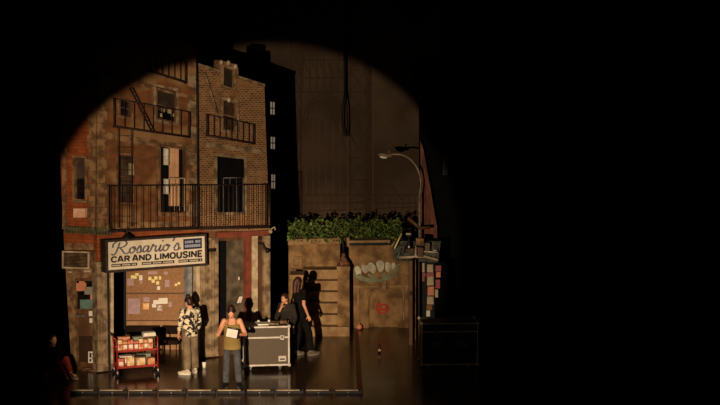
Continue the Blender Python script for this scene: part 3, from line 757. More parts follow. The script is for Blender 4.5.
for i in range(22): pline(mb, (292+i*6.5, 195), (292+i*6.5, 210), .7)
mb.build('painted_bridge_deck', M_pl, gP)
mb = MB()
for x in (306, 313, 319, 326, 333, 340): pline(mb, (x, 120), (x, 194), .7)
for x in (348, 373): pline(mb, (x, 60), (x, 222), .9)
mb.build('painted_highlights', M_ph, gP)
# hanging cable loop
H = YP(40.2)
cb = MB()
cb.tube([H.pt(344.6, -15), H.pt(344.6, 50), H.pt(345, 100)], .036, 8)
cb.tube([H.pt(344.6, 92), H.pt(342.6, 108), H.pt(342.6, 124), H.pt(344.4, 136), H.pt(347, 136.5), H.pt(347.8, 125), H.pt(347.2, 108), H.pt(345.4, 92)], .022, 8)
single('hanging_cable', 'black cable hanging down in a narrow loop before the backdrop', 'cable', cb, M_rubber)
# ================================================================== stone terrace at the back
W1 = YP(35.6); W2 = YP(34.6)
g = thing('terrace_wall', 'tan stone retaining wall behind the steps with hedge on top', 'wall', W1.pt(310, 323))
bz = 323.5
mb = MB(); mb.pp(W1, [(288.6, 243), (340, 241), (340, bz), (288.6, bz)], 0, .35); mb.build('wall', M_conc, g)
mb = MB(); mb.pp(W1, [(288, 239.5), (341, 238), (341, 243.5), (288, 245)], .08, .5); mb.build('coping', M_conc2, g)
q = rect(292, 256.5, 301.5, 267.5); mb = MB(); mb.holed(W1, q, [shrink(q, 1.6)], .06, .06); mb.pp(W1, shrink(q, 2.6), .05, .05); mb.build('carved_panel', M_conc2, g)
for i in range(5):
    mb = MB(); x0 = 316+ (i % 2)*4; y0 = 249+i*3.6
    mb.pp(W1, rect(x0, y0, x0+16, y0+3, -.02), .02, .03); mb.build('stone_block', M_conc, g)
st = thing('stone_steps', 'tan stone steps climbing behind the two people in black', 'steps', FL(320, 336))
ys = FL(330, 336.5).y; xl = AY(300, 336, ys).x; xr = AY(337.5, 336, ys).x
xr0 = AY(349.5, 336, ys).x
N = 6; rise = .25; trd = .30
for i in range(N):
    mb = MB(); x1 = xr0 if i == 0 else xr
    mb.box(((xl+xr)/2, (ys+i*trd+35.48)/2, rise*i+rise/2), (xr-xl, 35.48-(ys+i*trd), rise-.002))
    if i == 0: mb.box(((xr+x1)/2, ys+.04, rise/2), (x1-xr, .08, rise-.002))
    mb.box(((xl+x1)/2, ys+i*trd-.005, rise*(i+1)-.02), (x1-xl, .03, .04))
    mb.build('step', M_conc2, st)
np_ = thing('newel_pier', 'tan stone pier right of the steps carrying a broken lamp base', 'pier', (AY(343, 330, ys+.1).x, ys+.5, 0))
N1 = YP(ys+.1)
mb = MB(); mb.pp(N1, [(337.5, 270), (349.3, 270), (349.8, 334.6), (337.5, 334.6)], 0, .55); mb.build('shaft', M_conc, np_)
mb = MB(); mb.pp(N1, [(336.8, 266.5), (350, 266.5), (350, 270.5), (336.8, 270.5)], .04, .62); mb.build('cap', M_conc2, np_)
lb = thing('lamp_base', 'bell shaped iron lamp base with broken pole standing on the stone pier', 'lamp', N1.pt(343.3, 266.5)+Vector((0, .28, 0)))
p = N1.pt(343.3, 266.5)+Vector((0, .28, .0)); z0 = N1.pt(343, 266.5).z
p.z = N1.pt(343.3, 266.4).z+.0
M_mott = mat('mottled_pink_iron', (150, 96, 66), (60, 40, 30), scale=25, rough=.6)
mb = MB(); mb.lathe(p, [(.16, 0), (.16, .04), (.14, .08), (.1, .13), (.06, .2), (.045, .3)], 18); mb.build('bell_base', M_mott, lb)
mb = MB(); mb.tube([p+Vector((0, 0, .28)), p+Vector((-.02, 0, .72))], .035, 10, r2=.025); mb.build('pole', M_iron, lb)
lp_ = thing('stone_block_pier', 'low stone pier left of the steps beside the dark alley', 'pier', (AY(296, 336, ys+.1).x, ys+.4, 0))
N2 = YP(ys+.1)
mb = MB(); mb.pp(N2, [(290.3, 279), (302.8, 279), (303, 334), (290.3, 334)], 0, .6); mb.build('shaft', M_conc, lp_)
mb = MB(); mb.pp(N2, [(289.6, 275), (303.6, 275), (303.6, 279.3), (289.6, 279.3)], .04, .68); mb.build('cap', M_conc2, lp_)
# fountain wall with graffiti
fw = thing('fountain_wall', 'tan concrete wall with arched niche and petal graffiti at the back', 'wall', W2.pt(382, 328))
wb = 328.3
mb = MB(); mb.holed(W2, [(349, 245), (412, 245), (412, wb), (349, wb)], [[(369, wb-.3), (369, 300), (371.5, 294), (377, 291), (389, 291), (395, 294), (398, 300), (398, wb-.3)]], 0, .12)
mb.pp(W2, [(349, 245), (412, 245), (412, wb), (349, wb)], -.12, .25); mb.build('wall', M_conc, fw)
mb = MB(); mb.pp(W2, [(345.5, 237.5), (349.5, 237.5), (349.5, 247), (345.5, 247)], .08, .5); mb.pp(W2, [(346, 240.8), (390, 240), (390, 242.5), (346, 243)], .12, .45); mb.build('ledge', M_conc2, fw)
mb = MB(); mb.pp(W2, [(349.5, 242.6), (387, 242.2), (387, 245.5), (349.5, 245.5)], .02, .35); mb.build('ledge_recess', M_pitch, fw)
for pts in ([(355, 285.5), (377, 285.5), (377, 287.5), (355, 287.5)], [(390, 285.5), (410, 285), (410, 287), (390, 287.5)], [(357.5, 287.5), (358.8, 287.5), (358.8, 324), (357.5, 324)], [(403, 287.5), (404.4, 287.5), (404.4, 320), (403, 320)]):
    mb = MB(); mb.pp(W2, pts, .06, .06); mb.build('raised_moulding', M_conc2, fw)
arch = [(364.5, wb), (364.5, 299), (368, 292), (375, 288.2), (391, 288.2), (399, 292), (402.5, 299), (402.5, wb)]
hole = [(368.3, wb-.1), (368.3, 300), (371, 294), (377, 290.4), (389, 290.4), (396, 294), (398.8, 300), (398.8, wb-.1)]
mb = MB(); mb.pp(W2, arch[:1]+arch[1:], .02, .02) if False else mb.holed(W2, arch, [hole], .05, .05); mb.build('arch_moulding', M_conc, fw)
mb = MB(); mb.pp(W2, [(381, 281), (386.5, 281), (385.5, 289), (382.5, 289)], .09, .1); mb.build('keystone', M_conc2, fw)
# red spiral and petals (paint on the wall)
mb = MB()
c0 = (383, 308)
sp = [(c0[0]+math.cos(t*.5)*(1.2+t*.26), c0[1]+math.sin(t*.5)*(1.2+t*.26)*.95) for t in range(0, 22)]
Wd = W2
def wm(d):
    return lambda x, y, back: W2.pt(x, y, d if not back else d-.002)
ribbon(mb, catmull(sp, 3), 2.6, wm(-.112)); mb.build('red_spiral_graffiti', mat('red_spray_paint', (176, 58, 34), (150, 46, 28), scale=5, rough=.7), fw)
M_petal = mat('chalky_white_spray_paint', (206, 198, 168), (160, 150, 120), scale=4, rough=.8)
M_petalg = mat('grey_green_spray_paint', (134, 138, 104), (112, 112, 80), scale=4, rough=.8)
for pts in ([(354, 268), (357.5, 266), (360.5, 268.5), (361, 273), (358.5, 275.5), (355.5, 273)],
            [(361, 266.5), (363, 264.5), (367, 265.5), (369, 263), (372, 263), (375.5, 266.5), (376, 271), (373, 273.5), (369, 271), (365.5, 273.5), (362.5, 270.5)],
            [(376.3, 262.5), (379, 260.3), (382.5, 261.5), (384.2, 265.5), (382.8, 270.5), (379.5, 272), (377, 268)],
            [(385.5, 263), (388, 262), (390.5, 264.5), (390.5, 269), (388, 272), (385.5, 270)],
            [(391.5, 263.5), (394, 262.5), (395.5, 265), (394, 268.5), (391.8, 269)]):
    n_ = len(pts); pc = pts+[pts[0]]
    sm = catmull(pc, 3)[:-1]
    mb = MB(); mb.pp(W2, sm, .012, .012); mb.build('graffiti_petal', M_petal, fw)
mb = MB()
for a, w_ in ((((353, 273), (360, 279), (372, 281.5), (382, 281)), 2.6), (((358, 275), (366, 279), (376, 280)), 3.2), (((368, 274), (374, 278), (381, 281)), 2.6), (((384, 272), (384, 276), (383.5, 290)), 2.4), (((397, 267), (395, 273), (389, 278), (380, 281)), 3), (((402, 263), (397, 266), (393, 272), (388, 276)), 1.8), (((380, 275), (388, 277)), 3.4)):
    gz = globals().get('gz', .006)+.003; ribbon(mb, catmull(list(a), 5), w_, wm(gz))
mb.build('graffiti_stems', M_petalg, fw)
# small pink ball at wall foot, bottle on the floor, white cup
p = FL(359.3, 329.8); mb = MB(); mb.ell(p+Vector((0, 0, .075)), (.08, .08, .075)); mb.tube([p+Vector((0, 0, .14)), p+Vector((.01, 0, .17))], .015, 6)
single('small_gourd', 'small round pinkish lump at the foot of the fountain wall', 'ball', mb, mat('salmon_pink', (226, 140, 96), (204, 112, 72), scale=10, rough=.6))
p = FL(379.5, 353.5); bt = thing('water_bottle', 'small dark bottle standing alone on the open stage floor', 'bottle', p)
mb = MB(); mb.lathe(p, [(.034, 0), (.037, .01), (.037, .14), (.03, .17), (.014, .2), (.014, .215)], 14); mb.build('body', mat('dark_bottle', (40, 30, 24), rough=.2, spec=.6), bt)
mb = MB(); mb.lathe(p+Vector((0, 0, .213)), [(.017, 0), (.017, .022), (.012, .026)], 12); mb.build('cap', M_rubber, bt)
mb = MB(); mb.lathe(p+Vector((0, 0, .06)), [(.038, 0), (.038, .05)], 14); mb.build('paper_label', M_pale, bt)
p = FL(204.2, 368); cp = thing('paper_cup', 'small white paper cup on the floor behind the person in patterned shirt', 'cup', p)
mb = MB(); mb.lathe(p, [(.034, 0), (.046, .12)], 16); mb.build('cup', M_paper, cp)
mb = MB(); mb.lathe(p+Vector((0, 0, .118)), [(.05, 0), (.05, .012), (.042, .02)], 16); mb.build('lid', M_paper, cp)
# hedge
hd = thing('hedge', 'leafy green hedge running along the top of the back wall', 'hedge', AY(340, 243, 35.9))
M_leaf = mat('green_leaves', (132, 148, 58), (84, 104, 38), scale=6, rough=.6)
M_leaf2 = mat('dark_green_leaves', (84, 100, 42), (50, 64, 28), scale=6, rough=.6)
for mm, cnt in ((M_leaf, 900), (M_leaf2, 1200)):
    vs = []; fs = []
    for i in range(cnt):
        px = R.uniform(288, 402); top = 223+2*math.sin(px*.33)+1.5*math.sin(px*.8)
        py = R.uniform(top, 242) if R.random() < .9 else R.uniform(top-3, top)
        Y = R.uniform(35.35, 36.4)
        if px > 345: Y -= .6
        c = AY(px, py, Y); 
        a = Vector((R.uniform(-1, 1), R.uniform(-1, .3), R.uniform(-.6, 1))).normalized(); b_ = a.cross(Vector((R.uniform(-1, 1), R.uniform(-1, 1), R.uniform(-1, 1)))).normalized()
        L_ = R.uniform(.07, .13); w_ = L_*.3; n_ = a.cross(b_)*L_*.12; k = len(vs)
        vs += [c-a*L_/2, c+b_*w_+n_, c+a*L_/2, c-b_*w_+n_]
        fs += [(k, k+1, k+2), (k, k+2, k+3)]
    mb = MB(); mb.faces_from(vs, fs); mb.build('foliage', mm, hd)
for i in range(16):
    px = 291+i*6.8; Y = 35.9 if px < 345 else 35.2; c = AY(px, 243, Y); pts = [c-Vector((0, 0, .1))]
    for k in range(4): pts.append(c+Vector((R.uniform(-.08, .08), R.uniform(-.1, .1), .1+.1*k)))
    mb = MB(); mb.tube(pts, .012, 5, r2=.005); mb.build('stem', M_wood, hd)
# return wall of boards right of the fountain
a = FL(409, 345.5); c = FL(419.5, 331)
RW = Plane(a, c)
g = thing('board_wall', 'narrow weathered board wall end between fountain wall and dark newsstand', 'wall', a)
for i, (x0, x1) in enumerate(((409, 412.4), (412.6, 415.8), (416, 419.2))):
    yb = (345, 339.5, 334)[i]; pb = YP(FL(410, yb).y)
    mb = MB(); mb.pp(pb, [(x0, 261-i), (x1, 260.5-i), (x1, yb), (x0, yb)], 0, .3); mb.build('board', M_wood if i != 1 else M_stoned, g)
mb = MB(); mb.pp(YP(FL(410, 345).y), [(409.8, 292), (412, 291), (412, 295), (409.8, 296)], .05, .06); mb.build('latch', M_iron, g)
SY = 35.3
# newsstand
K = YP(34.3)
ns = thing('newsstand', 'dark newsstand hung with red and white papers at right of the wall', 'newsstand', K.pt(431, 331))
mb = MB(); mb.pp(K, [(419, 262), (446, 262), (446, 331), (419, 331)], -.3, .3); mb.build('back_panel', M_pitch, ns)
mb = MB(); mb.pp(K, [(435, 262), (446, 262), (446, 331), (435, 331)], -.05, .2); mb.build('side_panel', M_black, ns)
for (x0, y0, x1, y1, mm) in ((419.6, 263.5, 424, 272, M_pale), (419.2, 273.5, 425, 276, M_redmetal), (419.6, 277, 424, 281, M_redmetal), (427.5, 265, 432.5, 272, M_pale), (427, 273.5, 433, 276, M_redmetal), (427.5, 277, 433, 285, M_pale), (428, 287, 433.5, 295, M_pink), (427.5, 297, 433, 304, M_pale), (427, 305.5, 431.5, 309.5, mat('brown_card', (150, 104, 64), rough=.8)), (426.8, 311, 429.5, 316, M_paper), (436, 266, 440.5, 271, M_redmetal), (436.5, 272.5, 440, 277, M_pink), (436, 280, 439.5, 288, M_redmetal), (435.5, 290, 437.5, 297, M_pale)):
    d = -.02 if x0 < 435 else -.034
    if x0 < 435: d = -.28
    mb = MB(); mb.pp(K, rect(x0-.4, y0-.4, x1+.5, y1+.4, R.uniform(-.05, .05)), d, .02)
    single('hung_paper', None, 'paper', mb, mm, 'papers hung on the newsstand')
ii = 0
NL = ['pale sheet at top left of the newsstand', 'thin red strip below the top left sheet of the newsstand', 'red card lowest of the newsstand left column', 'pale sheet at top of the newsstand middle column', 'red strip under the top middle sheet of newsstand', 'tall pale sheet under red strip in newsstand middle', 'pink sheet halfway down the newsstand middle column', 'pale sheet just under the pink sheet on newsstand', 'brown card second lowest in newsstand middle column', 'small white sheet lowest on the newsstand', 'red card at the top of newsstand right panel', 'pink card under the top red card on right panel', 'tall red card on the newsstand right panel', 'narrow pale slip lowest on newsstand right panel']
for o in list(col.objects):
    if o.name.startswith('hung_paper'): o['label'] = NL[ii]; ii += 1
# awning over it, with clutter
AWY = 33.6
aw = thing('metal_awning', 'battered grey metal awning frame with rods above the newsstand', 'awning', AY(418, 260, AWY))
AWP = YP(AWY)
mb = MB(); pA = AWP.pt(392, 238, 0); pts = [AY(390, 241, 34.2), AY(396, 260, AWY), AY(438, 262, AWY), AY(441, 241, 34.2)]
mb.prism(pts, (0, .03, -.02)); mb.build('canopy_sheet', mat('dark_green_canvas', (112, 112, 96), (70, 70, 58), scale=7, rough=.7), aw)
mb = MB(); mb.tube([AY(399, 257.5, AWY-.05), AY(425, 256.5, AWY-.05), AY(438, 260, AWY-.05)], .035, 8); mb.build('front_bar', M_pale, aw)
for a, c, r_, mm in (((394.5, 248.5), (401.5, 233.5), .022, M_yellow), ((391.5, 247), (396, 240), .018, M_pale), ((388.5, 243), (391, 239.5), .016, M_pale), ((397, 259), (401, 249), .016, M_teal), ((403, 253), (406, 244), .014, M_wood), ((415.5, 258), (415.8, 246), .025, M_pale)):
    mb = MB(); mb.tube([AY(*a, AWY-.08), AY(*c, AWY+.1)], r_, 8); mb.build('rod', mm, aw)
for a, c in (((424, 251.5), (438, 252.5)), ((433, 250.8), (437, 250.3))):
    mb = MB(); mb.tube([AY(*a, AWY-.1), AY(*c, AWY-.1)], .02, 8); mb.build('rod', M_alu, aw)
mb = MB(); mb.tube([AY(406, 234, AWY-.1), AY(411, 234, AWY-.1)], .03, 8); mb.build('lamp_hook', M_alu, aw)
ln = thing('hanging_lantern', 'small dark lantern hanging from hook under the metal awning', 'lantern', AY(408.8, 248, AWY-.15))
p = AY(408.8, 249, AWY-.15)
mb = MB(); mb.lathe(p, [(.03, 0), (.06, .03), (.06, .09), (.03, .17), (.015, .3), (.012, .36)], 12); mb.build('body', M_iron, ln)
mb = MB(); mb.ell(p+Vector((0, -.05, .06)), (.025, .02, .035)); mb.build('bulb', M_paper, ln)
for (x0, y0, x1, y1, Yc, mm, lab) in ((416, 238.5, 424, 245, AWY-.02, M_stoned, 'weathered brown carton uppermost on the awning, right of the lantern'),
   (425, 243, 430, 253, AWY-.06, mat('khaki_carton', (112, 98, 70), (92, 80, 56), rough=.8), 'upright khaki carton at right on the metal awning'),
   (417.5, 247.5, 423.5, 257, AWY-.1, M_wood, 'brown carton lowest on awning beside white upright rod'),
   (410.5, 248.5, 414.5, 251.5, AWY-.1, M_wood, 'small brown block on awning right of the lantern')):
    mb = MB(); mb.pp(YP(Yc), rect(x0, y0, x1, y1, .05), 0, .22); mb.bevel(.01, 1)
    single('carton', lab, 'carton', mb, mm, 'cartons on the awning')
mb = MB(); mb.tube([AY(408, 218, SY-.05), AY(419.5, 228, SY-.06), AY(430, 227.5, SY-.06)], .045, 8)
single('bent_bracket', 'brown bent bracket arm above the awning by the lamp pole', 'bracket', mb, M_wood)
# street lamp
sp_ = AY(419.5, 323, SY); sp_.z = 0
sl_ = thing('street_lamp', 'tall grey street lamp with curved arm reaching left before the backdrop', 'street lamp', sp_)
M_lampm = mat('galvanised_grey', (150, 132, 106), (118, 102, 80), rough=.5)
mb = MB(); mb.tube([Vector((sp_.x, SY, 0)), AY(419.6, 230, SY), AY(419.3, 194, SY)], .034, 12, r2=.028); mb.build('pole', M_lampm, sl_)
mb = MB(); mb.tube([AY(x, y, SY) for x, y in catmull([(419.3, 198), (420.6, 182), (418, 170), (411, 160), (402, 155), (393, 154.3), (386, 155)], 4)], .024, 8); mb.build('curved_arm', M_lampm, sl_)
rot = Matrix.Rotation(.12, 3, 'Y')
mb = MB(); mb.ell(AY(385, 155.2, SY), (.2, .1, .055), rot); mb.build('lamp_head', M_lampm, sl_)
mb = MB(); mb.ell(AY(383.5, 157, SY), (.11, .07, .045), rot); mb.build('lens', M_paper, sl_)
mb = MB(); mb.lathe(AY(389, 153.3, SY), [(.02, 0), (.02, .06), (.01, .07)], 8); mb.build('photocell', M_lampm, sl_)
# ================================================================== chairs in the shop
def chair(px, Y, lab, rz):
    base = AY(px, 350, Y); base.z = 0
    g = thing('waiting_chair', lab, 'chair', base, 'dark chairs in the car service shop')
    rm = Matrix.Rotation(rz, 3, 'Z')
    def bx(nm, c, s, m_):
        mb = MB(); mb.box((0, 0, 0), s); mb.bevel(.02, 2)
        for v in mb.bm.verts: v.co = rm @ (v.co+Vector(c)) + base
        mb.build(nm, m_, g)
    Mv = mat('dark_brown_vinyl', (40, 26, 19), (30, 20, 15), rough=.9, spec=.1)
    bx('seat', (0, 0, .30), (.48, .44, .1), Mv); bx('backrest', (0, .2, .53), (.48, .07, .2), Mv)
    for sx in (-.2, .2):
        for sy in (-.19, .2):
            mb = MB(); mb.tube([base+rm @ Vector((sx, sy, 0)), base+rm @ Vector((sx, sy, .27))], .013, 6); mb.build('leg', M_iron, g)
        mb = MB(); mb.tube([base+rm @ Vector((sx, .19, .3)), base+rm @ Vector((sx, .2, .46))], .013, 6); mb.build('back_post', M_iron, g)
chair(134.5, 31.3, 'dark vinyl chair behind the cart, leftmost of the shop chairs', 0)
chair(148.5, 31.3, 'dark vinyl chair under the lower cork board, middle of three', .05)
chair(170, 31.3, 'dark vinyl chair just left of the person in patterned shirt', -.1)
# ================================================================== red cart with goods
ct_l = FL(117.5, 377.5); ct_r = FL(158, 374.5)
g = thing('red_cart', 'red two shelf metal cart loaded with goods outside the shop', 'cart', (ct_l+ct_r)/2)
ux = (ct_r-ct_l).normalized(); uy = Vector((-ux.y, ux.x, 0)); Lc = (ct_r-ct_l).length; Dc = .46
def cp_(u, v, z): return ct_l+ux*u+uy*v+Vector((0, 0, z))
def cbox(mb, u, v, z, su, sv, sz, tw=0):
    c = cp_(u, v, z); ang = math.atan2(ux.y, ux.x)+tw
    mb.box(c, (su, sv, sz), Matrix.Rotation(ang, 3, 'Z')); return mb
for z, nm in ((.20, 'lower_shelf'), (.56, 'upper_shelf')):
    mb = MB(); cbox(mb, Lc/2, Dc/2, z, Lc-.02, Dc, .02)
    for v in (0, Dc): cbox(mb, Lc/2, v, z+.015, Lc, .014, .045)
    for u in (0.0, Lc): cbox(mb, u, Dc/2, z+.015, .014, Dc, .045)
    mb.build(nm, M_redmetal, g)
for u in (0, Lc):
    for v in (0, Dc):
        mb = MB(); top = .86 if u > 0 else .84
        pts = [cp_(u, v, .1), cp_(u, v, .6), cp_(u-.02 if u == 0 else u, v, top)]
        if u == 0: pts.append(cp_(-.1, v, .92))
        mb.tube(pts, .016, 8); mb.build('post', M_redmetal, g)
        mb = MB(); mb.box(cp_(u, v, .1), (.03, .03, .06)); cs = mb.build('caster', M_chrome, g)
        mb = MB(); c = cp_(u, v, .055); mb.tube([c-uy*.014, c+uy*.014], .055, 16); mb.build('wheel', M_rubber, cs)
mb = MB(); mb.tube([cp_(-.1, 0, .92), cp_(-.1, Dc, .92)], .014, 8); mb.build('push_handle', M_chrome, g)
mb = MB()
for v in (0, Dc): mb.tube([cp_(0, v, .72), cp_(Lc, v, .72)], .009, 6)
mb.build('guard_rail', M_redmetal, g)
M_cr = mat('cream_carton', (236, 208, 160), (206, 150, 96), scale=12, rough=.6)
M_rd = mat('red_carton', (196, 72, 50), (214, 150, 110), scale=12, rough=.6)
M_og = mat('orange_carton', (222, 160, 110), (196, 116, 74), scale=12, rough=.6)
M_gn = mat('grey_green_carton', (140, 142, 120), rough=.6)
Zs = {'low': .211, 'up': .571}
items = [ # name, shelf, u, v, su, sv, sz, mat, lab
 ('carton', 'up', .08, .1, .1, .12, .2, M_cr, 'cream packet at the left end of the cart top shelf'),
 ('carton', 'up', .19, .1, .1, .12, .17, M_og, 'orange packet second along the cart top shelf'),
 ('carton', 'up', .31, .1, .12, .12, .19, M_rd, 'red packet in the left middle of the cart top shelf'),
 ('carton', 'up', .43, .1, .1, .12, .16, M_rd, 'shorter red packet at centre of the cart top shelf'),
 ('carton', 'up', .54, .1, .1, .12, .2, M_cr, 'cream packet right of centre on the cart top shelf'),
 ('carton', 'up', .645, .1, .085, .12, .18, M_og, 'orange packet between two cream ones on cart top shelf'),
 ('carton', 'up', .75, .1, .1, .12, .19, M_cr, 'cream packet near the right end of the cart top shelf'),
 ('carton', 'up', .2, .32, .26, .14, .25, M_og, 'wide orange box behind the left packets on cart top'),
 ('carton', 'up', .52, .32, .24, .14, .235, M_gn, 'grey green box behind the centre packets on cart top'),
 ('carton', 'low', .09, .12, .13, .14, .17, M_rd, 'red box at the left end of the cart lower shelf'),
 ('carton', 'low', .31, .12, .16, .16, .2, M_cr, 'cream box left of centre on the cart lower shelf'),
 ('carton', 'low', .53, .12, .19, .16, .17, M_cr, 'wide cream box right of centre on the cart lower shelf'),
 ('carton', 'low', .76, .12, .15, .16, .15, M_og, 'orange striped box at right end of cart lower shelf'),
 ('carton', 'low', .3, .33, .3, .14, .19, M_rd, 'long red box at the back of the cart lower shelf'),
 ('carton', 'low', .64, .33, .3, .14, .2, M_gn, 'long grey box at the back of the cart lower shelf'),
]
for nm, sh, u, v, su, sv, sz, mm, lab in items:
    sz *= 1.22 if sv < .13 else 1.08
    mb = MB(); cbox(mb, u, v, Zs[sh]+sz/2, su, sv, sz, R.uniform(-.08, .08)); mb.bevel(.008, 1)
    o = single('carton', lab, 'carton', mb, mm, 'cartons on the red cart')
    if sv < .15 and mm in (M_cr, M_og, M_rd):
        mb = MB(); cbox(mb, u, v-sv/2-.004, Zs[sh]+sz*.45, su*.7, .006, sz*.4); mb.build('front_print', M_paper if mm is not M_cr else M_rd, o)
# flat magazines on the lower boxes, trays on top
mb = MB(); cbox(mb, .2, .12, .211+.21, .28, .17, .02); [setattr(v_, 'co', v_.co+Vector((0, 0, .022))) for v_ in mb.bm.verts]; single('magazine', 'white magazine lying across boxes at left on cart lower shelf', 'magazine', mb, M_paper)
mb = MB(); cbox(mb, .52, .12, .211+.185, .2, .15, .024); [setattr(v_, 'co', v_.co+Vector((0, 0, .022))) for v_ in mb.bm.verts]; single('magazine', 'dark magazine lying on the wide cream box of the cart', 'magazine', mb, mat('dark_green_cover', (44, 48, 40), rough=.5))
for k in range(4):
    mb = MB(); cbox(mb, .76, .3, .571+.27+.02*k+.0, .28-.008*k, .2, .018); 
    if k == 0:
        mb2 = MB(); cbox(mb2, .76, .32, .571+.13, .26, .14, .258); mb2.bevel(.008, 1); single('carton', 'brown box beneath the pile of white trays on cart top', 'carton', mb2, M_wood, 'cartons on the red cart')
    single('white_tray', ['lowest white tray of the pile on cart right end', 'second lowest white tray of the pile on cart right end', 'second highest white tray of the pile on cart', 'topmost white tray of the pile on cart right end'][k], 'tray', mb, M_paper, 'white trays on the red cart')
# ================================================================== road cases
def road_case(label, fl, fr, h, dep, panel, edge, lidf, wheel=.13, ew=.035, labelplate=True):
    u = (fr-fl); L_ = u.length; u = u.normalized(); v = Vector((-u.y, u.x, 0)); ang = math.atan2(u.y, u.x); rm = Matrix.Rotation(ang, 3, 'Z')
    g = thing('road_case', label, 'road case', (fl+fr)/2+v*dep/2)
    P = lambda a, b_, z: fl+u*a+v*b_+Vector((0, 0, z))
    z0 = wheel; zl = z0+(h-z0)*lidf
    mb = MB(); mb.box(P(L_/2, dep/2, (z0+zl)/2), (L_, dep, zl-z0-.004), rm); mb.build('body', panel, g)
    mb = MB(); mb.box(P(L_/2, dep/2, (zl+h)/2), (L_, dep, h-zl-.004), rm); mb.build('lid', panel, g)
    def bar(mb, a, b_):
        d = b_-a; ln_ = d.length; c = (a+b_)/2; sx = ew
        if abs(d.z) > .5*ln_: mb.box(c, (ew, ew, ln_+ew), rm)
        elif abs(d.dot(u)) > .5*ln_: mb.box(c, (ln_+ew, ew, ew), rm)
        else: mb.box(c, (ew, ln_+ew, ew), rm)
    mb = MB()
    k = .008
    for z in (z0+k, h-k):
        for b_ in (k, dep-k): bar(mb, P(k, b_, z), P(L_-k, b_, z))
        for a in (k, L_-k): bar(mb, P(a, k, z), P(a, dep-k, z))
    for a in (k, L_-k):
        for b_ in (k, dep-k): bar(mb, P(a, b_, z0+k), P(a, b_, h-k))
    mb.build('edge_trim', edge, g)
    mb = MB(); 
    mb.box(P(L_/2, -.004, zl), (L_, .012, ew), rm); mb.box(P(L_+.004, dep/2, zl), (.012, dep, ew), rm); mb.build('lid_seam_trim', edge, g)
    for a in (0, L_):
        for b_ in (0, dep):
            for z in (z0, h):
                mb = MB(); mb.ell(P(a, b_, z), (.04, .04, .04)); mb.build('ball_corner', edge, g)
    for a in ((.84,) if labelplate else (.25, .75)):
        mb = MB(); mb.box(P(L_*a, -.014, zl), (.1, .02, .11), rm); mb.bevel(.006, 1); lt = mb.build('latch', M_chrome if labelplate else M_grey, g)
        mb = MB(); mb.box(P(L_*a, -.03, zl+.005), (.04, .02, .05), rm); mb.build('butterfly_key', M_grey, lt)
    if labelplate:
        mb = MB(); mb.box(P(L_*.845, -.006, z0+(zl-z0)*.24), (.17, .014, .12), rm); hp = mb.build('recessed_handle', M_alu, g)
        mb = MB(); mb.box(P(L_*.845, -.016, z0+(zl-z0)*.22), (.11, .014, .03), rm); mb.build('grip', M_rubber, hp)
    else:
        for a in (.28, .74):
            mb = MB(); mb.box(P(L_*a, -.006, z0+(zl-z0)*.62), (.18, .014, .1), rm); hp = mb.build('recessed_handle', M_grey, g)
            mb = MB(); mb.box(P(L_*a, -.016, z0+(zl-z0)*.62), (.12, .014, .025), rm); mb.build('grip', M_rubber, hp)
    for a in (.14, L_-.2):
        for b_ in (.12, dep-.12):
            mb = MB(); mb.box(P(a, b_, z0-.03), (.07, .06, .05), rm); cs = mb.build('caster', M_alu, g)
            c = P(a, b_, .055); mb = MB(); mb.tube([c-u*.0-v*.0-u*.02, c+u*.02], .055, 16); mb.build('wheel', M_grey, cs)
    return g, P, L_, h
cfl = FL(244.5, 371.8); cfr = FL(289.3, 370.6)
case, CP, CL, CH = road_case('brown road case with bright metal edges behind the woman in mustard top', cfl, cfr, 1.01, .6, M_case, M_alu, .72)
# clutter on the case
def cs_single(nm, lab, cat, a, b_, w_, d_, h_, mm, tw=0):
    mb = MB(); mb.box(CP(a, b_, CH+.013+h_/2), (w_, d_, h_), Matrix.Rotation(tw, 3, 'Z')); return single(nm, lab, cat, mb, mm)
cs_single('script_binder', 'flat pale script pages on left part of road case top', 'papers', .42, .25, .24, .3, .03, M_paper, .2)
cs_single('script_binder', 'grey folder lying in the middle of road case top', 'papers', .7, .3, .22, .3, .035, M_stone, -.1)
cs_single('prop_box', 'small low box near right end of road case top', 'box', .9, .36, .15, .18, .06, M_stoned, .1)
for k, (a, b_, lab) in enumerate(((.34, .42, 'white cup at left among papers on road case top'), (.58, .46, 'white cup between the pages and folder on road case'))):
    p = CP(a, b_, CH+.0135); mb = MB(); mb.lathe(p, [(.024, 0), (.03, .06), (.027, .06), (.022, .01)], 14); single('cup', lab, 'cup', mb, M_paper, 'cups on the road case')
road_case('black road case with thin grey edges in the dark at right', FL(421.5, 367.5), FL(477.5, 367.0), 1.01, .7, M_casedark, mat('dull_edge', (216, 196, 164), rough=.5), .80, wheel=.06, ew=.02, labelplate=False)
